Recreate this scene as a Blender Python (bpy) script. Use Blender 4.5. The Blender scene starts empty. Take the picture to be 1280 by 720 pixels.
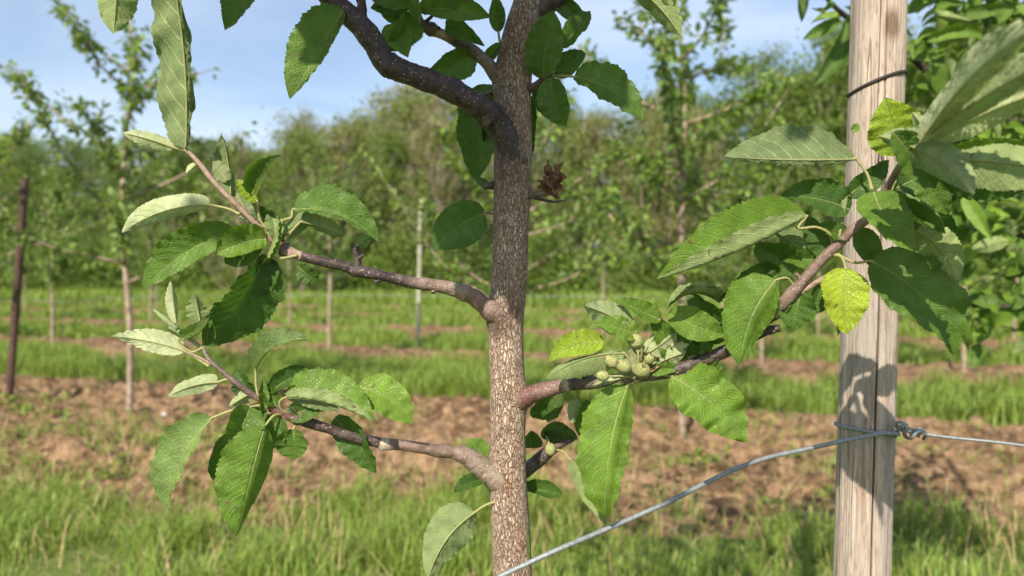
import bpy, math, random
import numpy as np
from mathutils import Vector, Matrix
random.seed(7)
rng = np.random.default_rng(11)
C = bpy.context.scene.collection
SC = bpy.context.scene
R = math.radians
# ------------------------------------------------------------------ camera
F = 924.0
PITCH = -math.atan(20/F)
CAMZ = 1.3
cam = bpy.data.cameras.new('camera'); camo = bpy.data.objects.new('camera', cam); C.objects.link(camo)
cam.sensor_width = 36; cam.lens = 36*F/1280
cam.clip_start = 0.02; cam.clip_end = 3000
camo.location = (0, 0, CAMZ); camo.rotation_euler = (math.pi/2+PITCH, 0, 0)
cam.dof.use_dof = True; cam.dof.focus_distance = 0.735; cam.dof.aperture_fstop = 4.9
SC.camera = camo
# ------------------------------------------------------------------ light
SUN = Vector((-.268, -.741, .616)).normalized()      # towards the sun
el = math.asin(SUN.z); az = math.atan2(SUN.x, SUN.y)
w = bpy.data.worlds.new('World'); SC.world = w; w.use_nodes = True
nt = w.node_tree; nt.nodes.clear()
def N(nt, t, **k):
    n = nt.nodes.new(t)
    for a, b in k.items():
        if a == 'ins':
            for i, v in b.items(): n.inputs[i].default_value = v
        else: setattr(n, a, b)
    return n
sky = N(nt, 'ShaderNodeTexSky', sky_type='NISHITA', sun_disc=False, sun_elevation=el, sun_rotation=az, altitude=100, air_density=1.0, dust_density=1.2, ozone_density=1.5)
tc = N(nt, 'ShaderNodeTexCoord'); mp = N(nt, 'ShaderNodeMapping'); mp.inputs['Scale'].default_value = (1.0, 1.0, 3.2)
mp.inputs['Location'].default_value = (.35, .1, .3)
ns = N(nt, 'ShaderNodeTexNoise', ins={'Scale': 2.1, 'Detail': 7, 'Roughness': .5, 'Distortion': .6})
cr = N(nt, 'ShaderNodeMapRange', ins={1: .40, 2: .72, 3: 0.02, 4: .62})
mx = N(nt, 'ShaderNodeMix', data_type='RGBA'); mx.inputs[7].default_value = (6.2, 6.9, 8.2, 1)
bg = N(nt, 'ShaderNodeBackground', ins={'Strength': .107}); wo = N(nt, 'ShaderNodeOutputWorld')
L = nt.links.new
L(tc.outputs['Generated'], mp.inputs[0]); L(mp.outputs[0], ns.inputs[0]); L(ns.outputs[0], cr.inputs[0])
L(cr.outputs[0], mx.inputs[0]); L(sky.outputs[0], mx.inputs[6]); L(mx.outputs[2], bg.inputs[0]); L(bg.outputs[0], wo.inputs[0])
sd = bpy.data.lights.new('sun', 'SUN'); sd.energy = 4.9; sd.angle = R(.5); sd.color = (1, .90, .74)
so = bpy.data.objects.new('sun', sd); C.objects.link(so); so.location = (-3, -8, 7)
so.rotation_euler = SUN.to_track_quat('Z', 'Y').to_euler()
SC.view_settings.view_transform = 'Standard'; SC.view_settings.look = 'None'
SC.view_settings.exposure = 0.66; SC.view_settings.gamma = 1.0
SC.cycles.max_bounces = 8; SC.cycles.transparent_max_bounces = 8
SC.cycles.use_denoising = True
# ------------------------------------------------------------------ helpers
cp, sp = math.cos(PITCH), math.sin(PITCH)
def at(px, py, d):
    """a point of the place seen at a photo position, at depth d metres"""
    x = (px-640)/F*d; u = -(py-360)/F*d
    return np.array([x, d*cp - u*sp, CAMZ + d*sp + u*cp])
def view_px(P):
    """photo position of world points"""
    q = np.asarray(P) - np.array([0, 0, CAMZ])
    d = q[..., 1]*cp + q[..., 2]*sp; u = -q[..., 1]*sp + q[..., 2]*cp
    return 640+F*q[..., 0]/np.maximum(d, 1e-3), 360-F*u/np.maximum(d, 1e-3), d
ORG = {}
def link(name, me, parent=None, org=None):
    o = bpy.data.objects.new(name, me); C.objects.link(o)
    base = ORG.get(parent.name, np.zeros(3)) if parent else np.zeros(3)
    org = base if org is None else np.asarray(org, float)
    ORG[o.name] = org
    if parent: o.parent = parent
    o.location = tuple(org-base)
    return o
def mesh(name, V, Fc, mat, parent=None, org=None, smooth=True, uv=None, col=None, mats=None, fmat=None):
    """V: world coordinates. Fc: list/array of faces."""
    V = np.asarray(V, float)
    base = ORG.get(parent.name, np.zeros(3)) if parent else np.zeros(3)
    og = base if org is None else np.asarray(org, float)
    me = bpy.data.meshes.new(name)
    Fc = np.asarray(Fc) if not isinstance(Fc, list) else Fc
    if isinstance(Fc, np.ndarray):
        nv = Fc.shape[1]; nf = len(Fc)
        me.vertices.add(len(V)); me.vertices.foreach_set('co', (V-og).ravel())
        me.loops.add(nf*nv); me.loops.foreach_set('vertex_index', Fc.ravel())
        me.polygons.add(nf); me.polygons.foreach_set('loop_start', np.arange(nf)*nv)
        try: me.polygons.foreach_set('loop_total', np.full(nf, nv))
        except Exception: pass
        me.update(calc_edges=True)
    else:
        me.from_pydata([tuple(v) for v in V-og], [], Fc); me.update()
    if uv is not None:
        ul = me.uv_layers.new(name='UVMap')
        li = np.empty(len(me.loops), int); me.loops.foreach_get('vertex_index', li)
        ul.data.foreach_set('uv', np.asarray(uv, float)[li].ravel())
    if col is not None:
        a = me.attributes.new('tone', 'FLOAT_VECTOR', 'POINT')
        c = np.asarray(col, float)
        if c.ndim == 1: c = np.stack([c, c, c], 1)
        a.data.foreach_set('vector', c.ravel())
    for m in (mats or [mat]): me.materials.append(m)
    if fmat is not None: me.polygons.foreach_set('material_index', np.asarray(fmat, int))
    if smooth: me.polygons.foreach_set('use_smooth', np.ones(len(me.polygons), bool))
    return link(name, me, parent, org)
def empty(name, loc, label, cat, group=None):
    o = bpy.data.objects.new(name, None); C.objects.link(o); o.location = tuple(loc); o.empty_display_size = .1
    ORG[o.name] = np.asarray(loc, float); tag(o, label, cat, group); return o
def tag(o, label=None, cat=None, group=None, kind=None):
    for k, v in (('label', label), ('category', cat), ('group', group), ('kind', kind)):
        if v: o[k] = v
    return o
def copy_tree(o, loc, rz, s, label, group=None):
    r = o.copy(); C.objects.link(r); r.location = loc; r.rotation_euler = (0, 0, rz); r.scale = (s, s, s)
    r['label'] = label
    if group: r['group'] = group
    for ch in list(o.children):
        c = ch.copy(); C.objects.link(c); c.parent = r
        for g in list(ch.children):
            d = g.copy(); C.objects.link(d); d.parent = c
    return r
def catmull(P, n):
    P = np.asarray(P, float)
    if len(P) == 2:
        t = np.linspace(0, 1, n+1)[:, None]; return P[0]*(1-t)+P[1]*t
    Q = np.vstack([2*P[0]-P[1], P, 2*P[-1]-P[-2]]); out = []
    for i in range(1, len(Q)-2):
        p0, p1, p2, p3 = Q[i-1:i+3]
        for k in range(n):
            t = k/n
            out.append(.5*((2*p1)+(p2-p0)*t+(2*p0-5*p1+4*p2-p3)*t*t+(3*p1-p0-3*p2+p3)*t**3))
    out.append(Q[-2]); return np.array(out)
def tube_geo(P, r, seg=10, cap=True, rough=0, flat=1.0, seed=0):
    """P (n,3), r (n,) -> V, quad faces (and cap points), uv"""
    P = np.asarray(P, float); n = len(P); r = np.broadcast_to(np.asarray(r, float), (n,))
    T = np.gradient(P, axis=0); T /= np.linalg.norm(T, axis=1)[:, None]+1e-12
    u = np.cross(T[0], [0.3, .2, 1.0] if abs(T[0][2]) < .9 else [0, 1, 0]); u /= np.linalg.norm(u)
    U = []
    for i in range(n):
        u = u-T[i]*np.dot(u, T[i]); u /= np.linalg.norm(u)+1e-12; U.append(u)
    U = np.array(U); W = np.cross(T, U)
    a = np.linspace(0, 2*np.pi, seg, endpoint=False)
    rr = r[:, None]*np.ones(seg)
    if rough:
        g = np.random.default_rng(seed)
        k = g.normal(size=(n, seg)); k = (k+np.roll(k, 1, 1)+np.roll(k, -1, 1))/2; rr = rr*(1+rough*k)
    V = P[:, None, :]+rr[..., None]*(np.cos(a)[None, :, None]*U[:, None, :]+flat*np.sin(a)[None, :, None]*W[:, None, :])
    V = V.reshape(-1, 3)
    i = np.arange(n-1)[:, None]*seg; j = np.arange(seg)[None, :]; jn = (j+1) % seg
    Fq = np.stack([i+j, i+jn, i+seg+jn, i+seg+j], -1).reshape(-1, 4)
    s = np.concatenate([[0], np.cumsum(np.linalg.norm(np.diff(P, axis=0), axis=1))])
    uv = np.stack(np.broadcast_arrays((a/(2*np.pi))[None, :], s[:, None]), -1).reshape(-1, 2)
    if cap:
        V = np.vstack([V, P[:1], P[-1:]]); c0 = n*seg; c1 = c0+1
        j = np.arange(seg); jn = (j+1) % seg
        # degenerate-free caps as quads sharing the centre of neighbouring pairs
        f0 = np.stack([np.full(seg, c0), jn, j, j], -1); f1 = np.stack([np.full(seg, c1), (n-1)*seg+j, (n-1)*seg+jn, (n-1)*seg+jn], -1)
        uv = np.vstack([uv, [[.5, 0], [.5, s[-1]]]])
        return V, Fq, uv, [tuple(x[:3]) for x in f0]+[tuple(x[:3]) for x in f1]
    return V, Fq, uv, []
class G:
    """collects pieces into one mesh"""
    def __init__(s): s.V = []; s.F = []; s.uv = []; s.c = []; s.m = []; s.n = 0
    def add(s, V, Fq, uv=None, col=0., m=0):
        V = np.asarray(V, float)
        s.V.append(V); s.F += [tuple(int(x)+s.n for x in f) for f in Fq]; s.m += [m]*len(Fq)
        s.uv.append(np.zeros((len(V), 2)) if uv is None else np.asarray(uv))
        c = np.asarray(col, float)
        s.c.append(np.broadcast_to(c if c.ndim else np.full(3, float(c)), (len(V), 3)) if c.ndim < 2 else c)
        s.n += len(V)
    def tube(s, P, r, seg=10, col=0., m=0, rough=0, flat=1.0, seed=0):
        V, Fq, uv, cap = tube_geo(P, r, seg, True, rough, flat, seed)
        c = np.asarray(col, float)
        if c.ndim == 1 and len(c) == len(P) and len(P) != 3: c = np.repeat(c, seg); c = np.concatenate([c, [c[0], c[-1]]]); c = np.stack([c]*3, 1)
        s.add(V, [tuple(f) for f in Fq]+cap, uv, c, m)
    def build(s, name, mats, parent=None, org=None, smooth=True):
        mats = mats if isinstance(mats, list) else [mats]
        return mesh(name, np.vstack(s.V), s.F, None, parent, org, smooth, np.vstack(s.uv), np.vstack(s.c), mats, s.m)
# ---- value noise (numpy)
_tab = np.random.default_rng(3).random((256, 256))
def vnoise(x, y):
    xi = np.floor(x).astype(int); yi = np.floor(y).astype(int); fx = x-xi; fy = y-yi
    fx = fx*fx*(3-2*fx); fy = fy*fy*(3-2*fy)
    g = lambda a, b: _tab[a % 256, b % 256]
    return (g(xi, yi)*(1-fx)+g(xi+1, yi)*fx)*(1-fy)+(g(xi, yi+1)*(1-fx)+g(xi+1, yi+1)*fx)*fy
def fbm(x, y, o=4):
    s = 0; a = .5
    for i in range(o): s = s+a*vnoise(x*2**i+17*i, y*2**i+5*i); a *= .5
    return s
# ------------------------------------------------------------------ materials
def mat(name):
    m = bpy.data.materials.new(name); m.use_nodes = True; m.node_tree.nodes.clear(); return m, m.node_tree
def math_n(t, op, a, b=None, c=None, clamp=False):
    n = t.nodes.new('ShaderNodeMath'); n.operation = op; n.use_clamp = clamp
    for i, v in enumerate((a, b, c)):
        if v is None: continue
        if isinstance(v, (int, float)): n.inputs[i].default_value = v
        else: t.links.new(v, n.inputs[i])
    return n.outputs[0]
def mixc(t, f, a, b, mode='MIX'):
    n = t.nodes.new('ShaderNodeMix'); n.data_type = 'RGBA'; n.blend_type = mode
    for i, v in ((0, f), (6, a), (7, b)):
        if isinstance(v, (int, float)): n.inputs[i].default_value = v
        elif isinstance(v, tuple): n.inputs[i].default_value = v+(1,) if len(v) == 3 else v
        else: t.links.new(v, n.inputs[i])
    return n.outputs[2]
def noise(t, vec, scale, detail=4, rough=.55, dist=0., sc=None):
    if sc:
        m = t.nodes.new('ShaderNodeMapping'); m.inputs['Scale'].default_value = sc; t.links.new(vec, m.inputs[0]); vec = m.outputs[0]
    n = t.nodes.new('ShaderNodeTexNoise'); n.inputs['Scale'].default_value = scale; n.inputs['Detail'].default_value = detail
    n.inputs['Roughness'].default_value = rough; n.inputs['Distortion'].default_value = dist; t.links.new(vec, n.inputs['Vector']); return n.outputs[0]
def rng_n(t, v, a, b, c=0., d=1.):
    n = t.nodes.new('ShaderNodeMapRange'); t.links.new(v, n.inputs[0])
    for i, x in enumerate((a, b, c, d)): n.inputs[i+1].default_value = x
    return n.outputs[0]
def bump(t, h, dist, strength=1.):
    n = t.nodes.new('ShaderNodeBump'); n.inputs['Distance'].default_value = dist; n.inputs['Strength'].default_value = strength
    t.links.new(h, n.inputs['Height']); return n.outputs[0]
def out(t, sh):
    o = t.nodes.new('ShaderNodeOutputMaterial'); t.links.new(sh, o.inputs[0])
def princ(t, col, rough=.7, normal=None, spec=.3, sheen=None):
    p = t.nodes.new('ShaderNodeBsdfPrincipled')
    for k, v in (('Base Color', col), ('Roughness', rough), ('Normal', normal), ('Specular IOR Level', spec)):
        if v is None: continue
        if isinstance(v, tuple): p.inputs[k].default_value = v+(1,)
        elif isinstance(v, (int, float)): p.inputs[k].default_value = v
        else: t.links.new(v, p.inputs[k])
    return p.outputs[0]
def attr(t, name='tone'):
    a = t.nodes.new('ShaderNodeAttribute'); a.attribute_name = name; s = t.nodes.new('ShaderNodeSeparateXYZ')
    t.links.new(a.outputs['Vector'], s.inputs[0]); return s.outputs
def transl(t, sh, col, f, normal=None):
    tr = t.nodes.new('ShaderNodeBsdfTranslucent'); mxs = t.nodes.new('ShaderNodeMixShader')
    if isinstance(col, tuple): tr.inputs[0].default_value = col+(1,)
    else: t.links.new(col, tr.inputs[0])
    if normal is not None: t.links.new(normal, tr.inputs[1])
    mxs.inputs[0].default_value = f; t.links.new(sh, mxs.inputs[1]); t.links.new(tr.outputs[0], mxs.inputs[2]); return mxs.outputs[0]
# apple leaf, close: two-sided, veined.  tone = (brightness/yellowness, down (wool), petiole mask)
def leaf_material(nm='apple_leaf', dk=(.030, .082, .014), lt=(.195, .325, .030), bd=(.14, .195, .085), bl=(.32, .40, .15)):
    m, t = mat(nm)
    tone, wool, pet = attr(t)[:3]
    uvn = t.nodes.new('ShaderNodeUVMap'); s = t.nodes.new('ShaderNodeSeparateXYZ'); t.links.new(uvn.outputs[0], s.inputs[0])
    geo = t.nodes.new('ShaderNodeNewGeometry'); back = geo.outputs['Backfacing']
    obj = t.nodes.new('ShaderNodeTexCoord').outputs['Object']
    u = math_n(t, 'ABSOLUTE', math_n(t, 'SUBTRACT', math_n(t, 'MULTIPLY', s.outputs[0], 2), 1))
    v = s.outputs[1]
    ph = math_n(t, 'SUBTRACT', v, math_n(t, 'MULTIPLY', math_n(t, 'POWER', u, 1.25), .24))
    wob = math_n(t, 'MULTIPLY', math_n(t, 'SUBTRACT', noise(t, uvn.outputs[0], 4, 2), .5), .055)
    saw = math_n(t, 'ABSOLUTE', math_n(t, 'SUBTRACT', math_n(t, 'FRACT', math_n(t, 'MULTIPLY', math_n(t, 'ADD', ph, wob), 9.5)), .5))
    side = rng_n(t, saw, 0.02, .075, 1, 0)
    side = math_n(t, 'MULTIPLY', side, rng_n(t, u, .55, 1.0, 1, .25))
    mid = rng_n(t, u, .02, .055, 1, 0)
    vein = math_n(t, 'MAXIMUM', side, mid)
    vo = t.nodes.new('ShaderNodeTexVoronoi'); vo.feature = 'DISTANCE_TO_EDGE'; vo.inputs['Scale'].default_value = 330; t.links.new(obj, vo.inputs['Vector'])
    net = rng_n(t, vo.outputs[0], 0, .12, 1, 0)
    n1 = noise(t, obj, 60, 4); n2 = noise(t, obj, 700, 3, .6)
    mottled = rng_n(t, n1, .3, .7, .72, 1.22)
    top = mixc(t, tone, dk, lt)
    bot = mixc(t, tone, bd, bl)
    top = mixc(t, math_n(t, 'MULTIPLY', vein, .34), top, (.23, .34, .10))
    bot = mixc(t, math_n(t, 'MULTIPLY', vein, .6), bot, (.46, .52, .27))
    top = mixc(t, math_n(t, 'MULTIPLY', net, .18), top, (.16, .27, .05))
    base = mixc(t, back, top, bot)
    base = mixc(t, math_n(t, 'MULTIPLY', wool, rng_n(t, n2, .3, .7, .55, 1)), base, (.62, .66, .42))
    mc = t.nodes.new('ShaderNodeVectorMath'); mc.operation = 'SCALE'; t.links.new(base, mc.inputs[0]); t.links.new(mottled, mc.inputs['Scale'])
    base = mc.outputs[0]
    # few brown flecks of wear
    fl = rng_n(t, noise(t, obj, 95, 2, .5), .70, .73, 0, .8)
    base = mixc(t, fl, base, (.12, .07, .03))
    base = mixc(t, pet, base, mixc(t, n1, (.40, .46, .17), (.48, .38, .20)))
    h = math_n(t, 'ADD', math_n(t, 'MULTIPLY', math_n(t, 'SUBTRACT', 1, vein), .8), math_n(t, 'MULTIPLY', math_n(t, 'SUBTRACT', 1, net), .4))
    h = math_n(t, 'ADD', h, math_n(t, 'MULTIPLY', n2, .35)); h = math_n(t, 'ADD', h, math_n(t, 'MULTIPLY', n1, .9))
    nb = bump(t, h, .0007, .9)
    rough = mixc(t, back, (.47,)*3, (.8,)*3)
    sh = princ(t, base, rough, nb, .45)
    tcol = mixc(t, .55, base, mixc(t, tone, (.12, .30, .02), (.42, .62, .04)))
    out(t, transl(t, sh, tcol, .33, nb)); return m
M = {}
M['leaf'] = leaf_material()
M['yellow'] = leaf_material('yellow_and_backlit_leaf', (.25, .36, .02), (.42, .50, .03), (.3, .4, .05), (.45, .5, .08))  # bright yellow base paints in backlight on some leaves, own tint on others
def small_leaf_material(name, dark, light, under, tr, trc):
    m, t = mat(name); tone = attr(t)[0]
    geo = t.nodes.new('ShaderNodeNewGeometry')
    c = mixc(t, tone, dark, light); c = mixc(t, geo.outputs['Backfacing'], c, mixc(t, tone, under, tuple(x*1.35 for x in under)))
    n1 = noise(t, t.nodes.new('ShaderNodeTexCoord').outputs['Object'], 25, 2)
    mc = t.nodes.new('ShaderNodeVectorMath'); mc.operation = 'SCALE'; t.links.new(c, mc.inputs[0]); t.links.new(rng_n(t, n1, .3, .7, .8, 1.2), mc.inputs['Scale'])
    sh = princ(t, mc.outputs[0], .5, None, .35)
    out(t, transl(t, sh, trc, tr)); return m
M['crown'] = small_leaf_material('orchard_leaf', (.050, .110, .018), (.20, .30, .055), (.20, .28, .11), .32, (.28, .40, .04))
M['wood_green'] = small_leaf_material('woodland_leaf', (.045, .098, .014), (.21, .30, .045), (.12, .19, .045), .34, (.25, .34, .05))
M['wood_olive'] = small_leaf_material('woodland_olive_leaf', (.11, .14, .035), (.28, .31, .085), (.20, .21, .08), .32, (.33, .34, .07))
M['grass'] = small_leaf_material('grass_blade', (.075, .140, .018), (.32, .39, .085), (.18, .26, .05), .36, (.36, .46, .06))
M['straw'] = small_leaf_material('straw_blade', (.28, .18, .09), (.50, .37, .20), (.38, .28, .15), .1, (.4, .3, .15))
def trunk_material():
    m, t = mat('apple_bark'); obj = t.nodes.new('ShaderNodeTexCoord').outputs['Object']
    tone = attr(t)[0]
    mpn = t.nodes.new('ShaderNodeMapping'); mpn.inputs['Scale'].default_value = (1, 1, .36); t.links.new(obj, mpn.inputs[0])
    # warp
    nz = t.nodes.new('ShaderNodeTexNoise'); nz.inputs['Scale'].default_value = 150; nz.inputs['Detail'].default_value = 3; t.links.new(mpn.outputs[0], nz.inputs[0])
    vm = t.nodes.new('ShaderNodeVectorMath'); vm.operation = 'MULTIPLY_ADD'; t.links.new(nz.outputs['Color'], vm.inputs[0]); vm.inputs[1].default_value = (.006,)*3; t.links.new(mpn.outputs[0], vm.inputs[2])
    vo = t.nodes.new('ShaderNodeTexVoronoi'); vo.feature = 'DISTANCE_TO_EDGE'; vo.inputs['Scale'].default_value = 320; t.links.new(vm.outputs[0], vo.inputs['Vector'])
    crack = rng_n(t, vo.outputs[0], .0, .11, 0, 1)
    rid = math_n(t, 'ABSOLUTE', math_n(t, 'SUBTRACT', noise(t, mpn.outputs[0], 330, 3, .6, .8), .5))
    rid = rng_n(t, rid, 0, .09, 0, 1)
    big = noise(t, obj, 22, 4, .6); fine = noise(t, obj, 900, 3, .6)
    c = mixc(t, rng_n(t, big, .35, .68), (.36, .225, .155), (.53, .39, .285))
    c = mixc(t, rng_n(t, fine, .35, .7), c, (.70, .57, .46))
    c = mixc(t, rng_n(t, noise(t, mpn.outputs[0], 70, 3), .5, .75), c, (.38, .20, .12))
    c = mixc(t, math_n(t, 'MULTIPLY', math_n(t, 'SUBTRACT', 1, crack), .70), c, (.11, .06, .04))
    c = mixc(t, math_n(t, 'MULTIPLY', math_n(t, 'SUBTRACT', 1, rid), .55), c, (.13, .075, .05))
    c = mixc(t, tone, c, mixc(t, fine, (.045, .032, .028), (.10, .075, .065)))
    h = math_n(t, 'ADD', math_n(t, 'MULTIPLY', crack, 1.), math_n(t, 'MULTIPLY', rid, .6)); h = math_n(t, 'ADD', h, math_n(t, 'MULTIPLY', fine, .4))
    out(t, princ(t, c, .78, bump(t, h, .0016, 1.), .3)); return m
M['trunk'] = trunk_material()
def branch_material():
    # tone.x : 0 dark purple bark .. 1 pale pinkish twig ; tone.y : red flecks ; tone.z : grey crust ring
    m, t = mat('apple_branch'); obj = t.nodes.new('ShaderNodeTexCoord').outputs['Object']
    a, red, ring = attr(t)[:3]
    n1 = noise(t, obj, 130, 4, .6); n2 = noise(t, obj, 650, 3, .6)
    c = mixc(t, rng_n(t, n1, .35, .65), (.026, .017, .019), (.075, .050, .048))
    pale = mixc(t, rng_n(t, n1, .35, .65), (.25, .15, .11), (.40, .29, .22))
    c = mixc(t, a, c, pale)
    c = mixc(t, math_n(t, 'MULTIPLY', red, rng_n(t, noise(t, obj, 420, 4, .75), .44, .50)), c, (.13, .036, .028))
    lent = t.nodes.new('ShaderNodeTexVoronoi'); lent.inputs['Scale'].default_value = 210; t.links.new(obj, lent.inputs['Vector'])
    c = mixc(t, rng_n(t, lent.outputs[0], .12, .2, .7, 0), c, (.42, .32, .24))
    c = mixc(t, math_n(t, 'MULTIPLY', ring, rng_n(t, n2, .35, .6)), c, (.48, .42, .34))
    # thin silvery skin peeling over the bark
    c = mixc(t, rng_n(t, noise(t, obj, 55, 4, .65), .58, .64, 0, .35), c, (.24, .19, .17))
    h = math_n(t, 'ADD', math_n(t, 'MULTIPLY', n1, 1.), math_n(t, 'MULTIPLY', n2, .4))
    out(t, princ(t, c, rng_n(t, n1, .3, .7, .38, .62), bump(t, h, .0016, 1), .4)); return m
M['branch'] = branch_material()
def bg_bark():
    m, t = mat('orchard_bark'); obj = t.nodes.new('ShaderNodeTexCoord').outputs['Object']
    n1 = noise(t, obj, 18, 4, .6); c = mixc(t, rng_n(t, n1, .35, .65), (.17, .12, .085), (.40, .32, .25))
    out(t, princ(t, c, .8, bump(t, noise(t, obj, 90, 3), .004, 1), .2)); return m
M['bgbark'] = bg_bark()
def dark_bark():
    m, t = mat('woodland_bark'); obj = t.nodes.new('ShaderNodeTexCoord').outputs['Object']
    c = mixc(t, noise(t, obj, 3, 3), (.17, .135, .10), (.36, .30, .24)); out(t, princ(t, c, .9, None, .1)); return m
M['woodbark'] = dark_bark()
def post_material():
    m, t = mat('weathered_wood'); obj = t.nodes.new('ShaderNodeTexCoord').outputs['Object']
    g1 = noise(t, obj, 75, 8, .72, .5, (1, 1, .06)); g2 = noise(t, obj, 210, 4, .6, .2, (1, 1, .04))
    kn = noise(t, obj, 9, 3, .5, .0, (1, 1, .5)); low = t.nodes.new('ShaderNodeSeparateXYZ'); t.links.new(obj, low.inputs[0])
    c = mixc(t, rng_n(t, g1, .36, .64), (.22, .17, .14), (.46, .37, .30))
    c = mixc(t, rng_n(t, g2, .42, .7, 0, .7), c, (.56, .48, .41))
    c = mixc(t, rng_n(t, kn, .52, .7, 0, .6), c, (.38, .22, .12))
    c = mixc(t, rng_n(t, noise(t, obj, 14, 4, .6, 0, (1, 1, .2)), .45, .65, 0, .75), c, (.30, .28, .265))
    # thin dark crack lines along the grain
    crk = math_n(t, 'ABSOLUTE', math_n(t, 'SUBTRACT', noise(t, obj, 42, 2, .4, .15, (1, 1, .022)), .5))
    msk = rng_n(t, noise(t, obj, 30, 2, .4, 0, (1, 1, .06)), .47, .53)
    cr1 = math_n(t, 'MULTIPLY', rng_n(t, crk, .0, .011, 1, 0), msk)
    c = mixc(t, math_n(t, 'MULTIPLY', cr1, .9), c, (.05, .035, .025))
    vk = t.nodes.new('ShaderNodeTexVoronoi'); vk.inputs['Scale'].default_value = 9; mk = t.nodes.new('ShaderNodeMapping'); mk.inputs['Scale'].default_value = (1.1, 1.1, .55); t.links.new(obj, mk.inputs[0]); t.links.new(mk.outputs[0], vk.inputs['Vector'])
    c = mixc(t, rng_n(t, vk.outputs[0], .06, .13, .8, 0), c, (.13, .075, .045))
    c = mixc(t, rng_n(t, noise(t, obj, 340, 4, .7, 0, (1, 1, .12)), .52, .66, 0, .55), c, (.12, .09, .07))
    c = mixc(t, rng_n(t, attr(t)[0], .25, .8, 0, .92), c, (.03, .022, .017))
    h = math_n(t, 'SUBTRACT', math_n(t, 'ADD', math_n(t, 'MULTIPLY', g1, .7), math_n(t, 'MULTIPLY', g2, .5)), math_n(t, 'MULTIPLY', cr1, 1.6))
    out(t, princ(t, c, .85, bump(t, h, .0036, 1), .15)); return m
M['post'] = post_material()
def simple(name, col, rough=.6, metal=0, nscale=None, col2=None, bd=0):
    m, t = mat(name); obj = t.nodes.new('ShaderNodeTexCoord').outputs['Object']; nb = None; c = col
    if nscale:
        n1 = noise(t, obj, nscale, 4, .6); c = mixc(t, rng_n(t, n1, .35, .65), col, col2)
        if bd: nb = bump(t, n1, bd, 1)
    sh = princ(t, c, rough, nb, .4)
    sh.node.inputs['Metallic'].default_value = metal
    out(t, sh); return m
M['wire'] = simple('galvanised_wire', (.17, .19, .20), .6, .35, 300, (.30, .325, .335), .0006)
M['tie'] = simple('black_string', (.02, .018, .016), .7, 0, 400, (.04, .035, .03), .0005)
M['rust'] = simple('rusted_dark_stake', (.035, .018, .013), .75, 0, 30, (.10, .055, .04), .002)
M['pale_stake'] = simple('pale_stake', (.30, .30, .22), .8, 0, 10, (.42, .41, .32), .002)
M['fruit'] = simple('young_apple', (.19, .22, .07), .9, 0, 420, (.36, .36, .17), .0012)
M['calyx'] = simple('dry_calyx', (.26, .13, .07), .8, 0, 300, (.36, .30, .15), .0005)
M['dead'] = simple('withered_leaf', (.085, .045, .028), .8, 0, 140, (.24, .125, .07), .001)
M['stone'] = simple('pale_stone', (.45, .42, .38), .8, 0, 12, (.62, .6, .56), .003)
def soil_material():
    m, t = mat('orchard_soil'); obj = t.nodes.new('ShaderNodeTexCoord').outputs['Object']
    n1 = noise(t, obj, 1.3, 5, .6); n2 = noise(t, obj, 22, 5, .65); n3 = noise(t, obj, 7, 4, .6, .6)
    c = mixc(t, rng_n(t, n1, .35, .65), (.155, .095, .052), (.27, .172, .098))
    c = mixc(t, rng_n(t, n2, .45, .7), c, (.40, .275, .165))
    c = mixc(t, rng_n(t, n3, .5, .6, 0, .85), c, (.08, .046, .027))  # dark noise patches paint shaded crevices into the soil colour
    out(t, princ(t, c, .95, bump(t, math_n(t, 'ADD', n2, math_n(t, 'MULTIPLY', n3, .7)), .03, 1), .1)); return m
M['soil'] = soil_material()
def turf_material():
    m, t = mat('turf'); obj = t.nodes.new('ShaderNodeTexCoord').outputs['Object']
    n1 = noise(t, obj, .6, 5, .6); n2 = noise(t, obj, 14, 5, .65)
    c = mixc(t, rng_n(t, n1, .35, .65), (.095, .135, .030), (.15, .20, .05))
    c = mixc(t, rng_n(t, n2, .5, .7, 0, .8), c, (.17, .16, .07))
    out(t, princ(t, c, .95, bump(t, n2, .04, 1), .1)); return m
M['turf'] = turf_material()
# ------------------------------------------------------------------ ground
SL = .285                                            # the rows run at a slant:  Y = Y0 - SL*X
def row(v): return v
def ground_h(x, q):
    """height at x and row coordinate q = y + SL*x"""
    return .05*(fbm(x*.5+3, q*.5+9)-.45)*np.clip(q/3, 0, 1)
ROWS = [5.66, 10.5, 15.1, 19.7, 24.3]
HALF = [1.58, .95, .9, .9, .8]
def sheet(name, xs, qs, hf, m, kind='structure'):
    X, Q = np.meshgrid(xs, qs); Y = Q-SL*X; Z = hf(X, Q)
    V = np.stack([X, Y, Z], -1).reshape(-1, 3); nx, nq = len(xs), len(qs)
    i = np.arange(nq-1)[:, None]*nx; j = np.arange(nx-1)[None, :]
    Fq = np.stack([i+j, i+j+1, i+nx+j+1, i+nx+j], -1).reshape(-1, 4)
    o = mesh(name, V, Fq, m); tag(o, kind=kind); return o
xs = np.concatenate([[-900, -300, -120, -60], np.linspace(-30, 30, 121), [60, 120, 300, 900]])
qs = np.concatenate([[-260, -60, -12], np.linspace(-4, 34, 153), [40, 60, 100, 300, 900]])
sheet('ground', xs, qs, ground_h, M['turf'])
def near_half(X, c, hw):
    return np.where(c < 6, np.clip(c-(3.98+.185*X), 1.1, 2.7), hw)
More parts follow.
